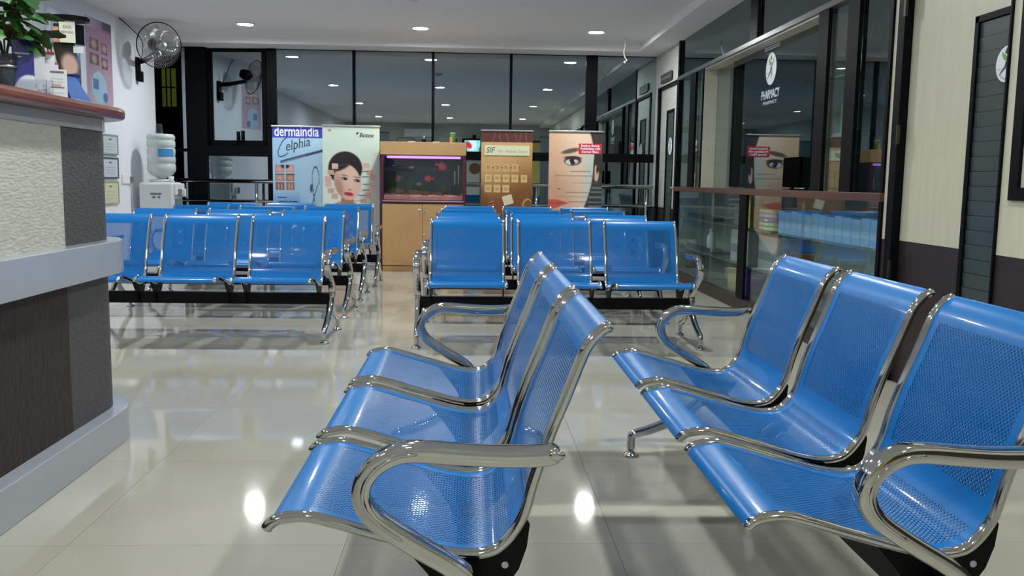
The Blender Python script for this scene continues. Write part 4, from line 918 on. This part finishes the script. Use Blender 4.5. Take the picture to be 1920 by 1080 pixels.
pf('cabinet_back', BK, (XB, XB+.015, 9.03, 10.06, LZ1, HZ0)); pf('cabinet_back', BK, (XB, XB+.015, 4.985, 5.95, LZ1, HZ0)); pf('cabinet_side', BK, (XR+.05, XB, 10.06, 10.12, LZ1, HZ0))
pf('hatch_jamb', CREAM, (XR, XB+.02, 8.985, 9.0, LZ1, HZ0)); pf('hatch_jamb', CREAM, (XR+.05, XB+.02, 6.03, 6.045, LZ1, HZ0))
pf('hatch_soffit', CREAM, (XR, XR+.215, 6.045, 8.985, HZ0-.012, HZ0))
pf('hatch_pane', G_DARK, (XR+.115, XR+.121, 6.045, 8.40, LZ1, HZ0-.012)); pf('hatch_pane', G_SHOP, (XR+.127, XR+.133, 8.38, 8.985, LZ1, HZ0-.012))
pf('transom_back', mat('transom_board', (100, 108, 104), rough=.6), (XR+.25, XR+.265, 4.985, 10.06, HZ1, SOF))
SHG = mat('shelf_glass', (150, 170, 166), rough=.1, alpha=.55); SHE = mat('shelf_edge', (180, 190, 186), rough=.2)
for z in (.375, .70): pf('glass_shelf', SHG, (XR+.05, XB, 4.99, 10.05, z-.008, z))
for z in (1.41, 1.775): pf('glass_shelf', SHG, (XR+.05, XB, 9.04, 10.05, z-.008, z)); pf('glass_shelf', SHG, (XR+.05, XB, 4.99, 5.95, z-.008, z))
# frosted sticker letters and emblem on the hatch glass
st = thing('pharmacy_sticker', 'white PHARMACY lettering with round emblem on the hatch glass', 'sticker', (XR+.112, 7.33, 1.775), FACE_LEFT)
LT = mat('letter_white', (206, 212, 222), rough=.5)
text('PHARMACY', .098, LT, st, (0, -.005, 0), align='CENTER', bold=.002, sx=.85); text('PHARMACY', .04, LT, st, (0, -.052, 0), align='CENTER', sx=1.6)
text('=========', .075, LT, st, (.0, .372, 0), align='CENTER', bold=.002, sx=.95)
disc = emblem(st, .128, text_on=False); disc.location = (0, .228, 0)
mn = thing('desk_monitor', 'black monitor seen from behind on the pharmacy hatch ledge', 'monitor', (XR+.06, 6.575, LZ1))
MB().box(-.015, .015, -.17, .17, .02, .24, bev=.006).build('housing', mat('matte_black_plastic', (9, 9, 10), rough=.7, spec=0.), mn); MB().box(-.05, .05, -.07, .07, 0, .008, bev=.003).build('foot', PLASTIC_BLACK, mn); part('neck', PLASTIC_BLACK, mn, (-.008, .008, -.025, .025, .008, .03))
def carton(label, y0, y1, z, h, colr, band=None, x0=XR+.10, d=.12, name='product_carton', group='cartons in the pharmacy display', cat='box'):
    t = thing(name, label, cat, (x0+d/2, (y0+y1)/2, z), group=group); w = y1-y0
    MB().box(-d/2, d/2, -w/2, w/2, 0, h, bev=.003).build('carton', mat('carton_%d_%d_%d' % colr, colr, rough=.5), t)
    if band: part('printed_band', mat('band_%d_%d_%d' % band, band, rough=.5), t, (-d/2-.0012, -d/2, -w/2+.004, w/2-.004, h*.30, h*.55))
    return t
carton('green and white bottle carton on the upper shelf of the near display', 5.575, 5.70, 1.775, .20, (70, 130, 96), (206, 214, 206)); carton('white carton with a red cap end on the upper shelf', 5.71, 5.83, 1.775, .13, (206, 206, 200), (150, 50, 60))
w_ = carton('white carton with a drawn head and pink side, middle shelf of near display', 5.60, 5.82, 1.41, .21, (212, 216, 220), None)
part('pink_panel', mat('pink_panel', (226, 176, 182)), w_, (-.0612, -.06, -.11, -.04, .01, .12)); MB().tube([(-.0615, -.01+.032*math.cos(a), .13+.05*math.sin(a)) for a in [PI*k/10 for k in range(11)]], .004, n=5).build('drawn_hair', DINK, w_); part('drawn_neck', mat('grey_drawing', (150, 156, 164)), w_, (-.0612, -.06, -.03, .0, .02, .10))
carton('lime green carton at the left of the middle shelf', 5.83, 5.855, 1.41, .19, (150, 176, 40)); carton('beige carton standing on the ledge of the near display', 5.60, 5.80, LZ1, .24, (200, 196, 176), (160, 170, 150)); carton('pale carton behind the dark pane beside the near door', 5.05, 5.25, LZ1, .22, (190, 190, 180), (150, 150, 150))
carton('small white carton, upper shelf of the far display', 9.10, 9.24, 1.775, .12, (206, 212, 216), (120, 140, 170)); carton('white carton pair, middle shelf of the far display', 9.60, 9.78, 1.41, .12, (214, 214, 214), (190, 80, 90)); carton('white carton at the far end of the middle shelf', 9.82, 9.98, 1.41, .11, (206, 208, 208), (150, 160, 150))
carton('beige jar carton on the middle shelf by the hatch', 9.08, 9.26, 1.41, .18, (166, 160, 140), (90, 90, 84)); carton('pale blue carton on the ledge of the far display', 9.06, 9.28, LZ1, .20, (176, 198, 206), (220, 224, 226)); carton('cream carton on the ledge at the far end', 9.62, 9.95, LZ1, .15, (204, 196, 176), (176, 120, 110))
for i in range(14):
    y0 = 5.03+i*.135; carton('pale blue medicine carton, number %s in the shelf row from the near end' % ('one two three four five six seven eight nine ten eleven twelve thirteen fourteen'.split()[i]), y0, y0+.128, .70, .165+.006*(i % 3), (150, 190, 220), (176, 206, 230), x0=XR+.09, d=.14, group='pale blue cartons in a row')
for i, c_ in enumerate(((176, 206, 150), (150, 200, 170), (90, 130, 200), (206, 190, 226), (200, 214, 170))):
    t = thing('folded_packet', '%s folded packet in the coloured pile right of the middle post' % ('lowest green', 'second teal', 'middle blue', 'fourth lilac', 'topmost lime')[i], 'packet', (XR+.17, 7.20, .70+.035*i), group='coloured packets in a pile'); MB().box(-.09, .09, -.17, .17, 0, .033, bev=.012).build('packet', mat('pk%d' % i, c_), t); part('label', PAPER, t, (-.0912, -.09, -.06, .02, .008, .025))
carton('large white carton with faint print behind the middle post', 7.70, 8.20, .375, .29, (206, 210, 212), (160, 166, 172), d=.2); carton('white carton with print right of the middle post', 6.95, 7.40, .375, .28, (196, 200, 202), (150, 156, 160), d=.2)
carton('yellow carton at the bottom of the middle display', 7.95, 8.25, .105, .21, (190, 170, 96), None, d=.2); carton('purple carton beside the yellow one', 7.70, 7.93, .105, .23, (110, 84, 190), None, d=.2); carton('yellow strip carton on the upper shelf near the post', 7.66, 7.74, .70, .25, (206, 196, 96)); carton('grey carton on the upper shelf of the middle display', 7.80, 8.15, .70, .20, (130, 138, 140), (160, 160, 160))
for z, lb in ((.13, 'lowest'), (.39, 'middle'), (.72, 'upper')):
    t = thing('steel_tray', '%s steel tray in the far lower display' % lb, 'tray', (XR+.22, 9.40, z-.012), group='steel trays in the far display'); MB().box(-.12, .12, -.5, .5, 0, .012, bev=.004).build('tray', STEEL, t); MB().box(-.12, -.115, -.5, .5, .012, .05).build('rim', STEEL, t)
b_ = thing('white_bottle', 'white plastic bottle in the far lower display', 'bottle', (XR+.16, 9.10, .39)); MB().lathe([(.04, 0), (.042, .005), (.042, .15), (.018, .19), (.018, .20)], n=18).build('body', PAPER, b_); MB().lathe([(.022, .20), (.022, .225), (.01, .228)], n=18).build('cap', PAPER, b_)
o = MB().ball((0, 0, 0), .14, .20, .115, 16, 12); rng = random.Random(3); o.v = [(x*(1+rng.uniform(-.12, .12)), y*(1+rng.uniform(-.12, .12)), max(-.10, z*(1+rng.uniform(-.12, .12)))) for x, y, z in o.v]; pb = o.build('plastic_bag', mat('grey_plastic_bag', (96, 104, 106), rough=.25, noise=.4, nscale=12)); pb.location = (XR+.22, 7.10, .206); tag(pb, 'grey crumpled plastic bag at the bottom of the lower display', 'bag')

# ================================================================== REAR OF THE ROOM (seen mirrored in the windows)
tv = thing('television', 'television showing a bright picture high on the rear wall, mirrored in the window', 'television', (.10, YB+.05, 1.78), FACE_BACK)
MB().box(-.36, .36, -.02, .50, 0, .30, bev=.03).build('cabinet', PLASTIC_BLACK, tv)
def f_tv(u, v):
    c = (120, 222, 214); c = mixc(c, (236, 240, 236), ell(u, v, .6, .4, .25, .5, 0, .5)); c = mixc(c, (206, 50, 70), ell(u, v, .8, .4, .16, .3, .3, .3)); return mixc(c, (40, 60, 90), ell(u, v, .15, .8, .1, .3, 0, .3))
TVM = bpy.data.materials.new('tv_screen'); TVM.use_nodes = True; _b2 = TVM.node_tree.nodes['Principled BSDF']; _v = TVM.node_tree.nodes.new('ShaderNodeVertexColor'); _v.layer_name = 'Col'
TVM.node_tree.links.new(_v.outputs[0], _b2.inputs['Emission Color']); _b2.inputs['Emission Strength'].default_value = 2.5; _b2.inputs['Base Color'].default_value = (0, 0, 0, 1)
print_sheet('screen', tv, -.28, .28, .10, .45, 24, 16, f_tv, z=.302, gloss=TVM)
part('wall_bracket', BLACK, tv, (-.05, .05, .5, .62, 0, .08))
ck = thing('wall_clock', 'round brown-rimmed wall clock on the rear wall below the television', 'clock', (.12, YB, 1.42), FACE_BACK); MB().lathe([(.16, 0), (.16, .03), (.14, .04), (.14, .03)], n=28).build('rim', mat('clock_brown', (110, 76, 50)), ck); MB().lathe([(.14, .01), (.139, .022)], n=28).build('dial', mat('clock_dial', (200, 180, 150)), ck); part('hand', BLACK, ck, (-.004, .004, 0, .09, .0225, .025)); part('hand', BLACK, ck, (0, .07, -.004, .004, .0225, .025))
d3 = struct('door_3'); part('door_frame', mat('red_brown_frame', (84, 44, 34)), d3, (1.45, 1.51, YB, YB+.05, 0, 2.2), (2.22, 2.28, YB, YB+.05, 0, 2.2), (1.45, 2.28, YB, YB+.05, 2.2, 2.27)); part('door_leaf', mat('yellow_door', (214, 196, 110), rough=.5), d3, (1.51, 2.22, YB, YB+.03, 0, 2.2))
ac = thing('air_conditioner', 'white split air conditioner high on the rear wall', 'air conditioner', (-1.5, YB, 2.25), FACE_BACK); MB().box(-.45, .45, 0, .30, 0, .20, bev=.03).build('housing', WHITE, ac); part('louvre', mat('ac_grey', (150, 152, 156)), ac, (-.40, .40, .02, .06, .20, .203))
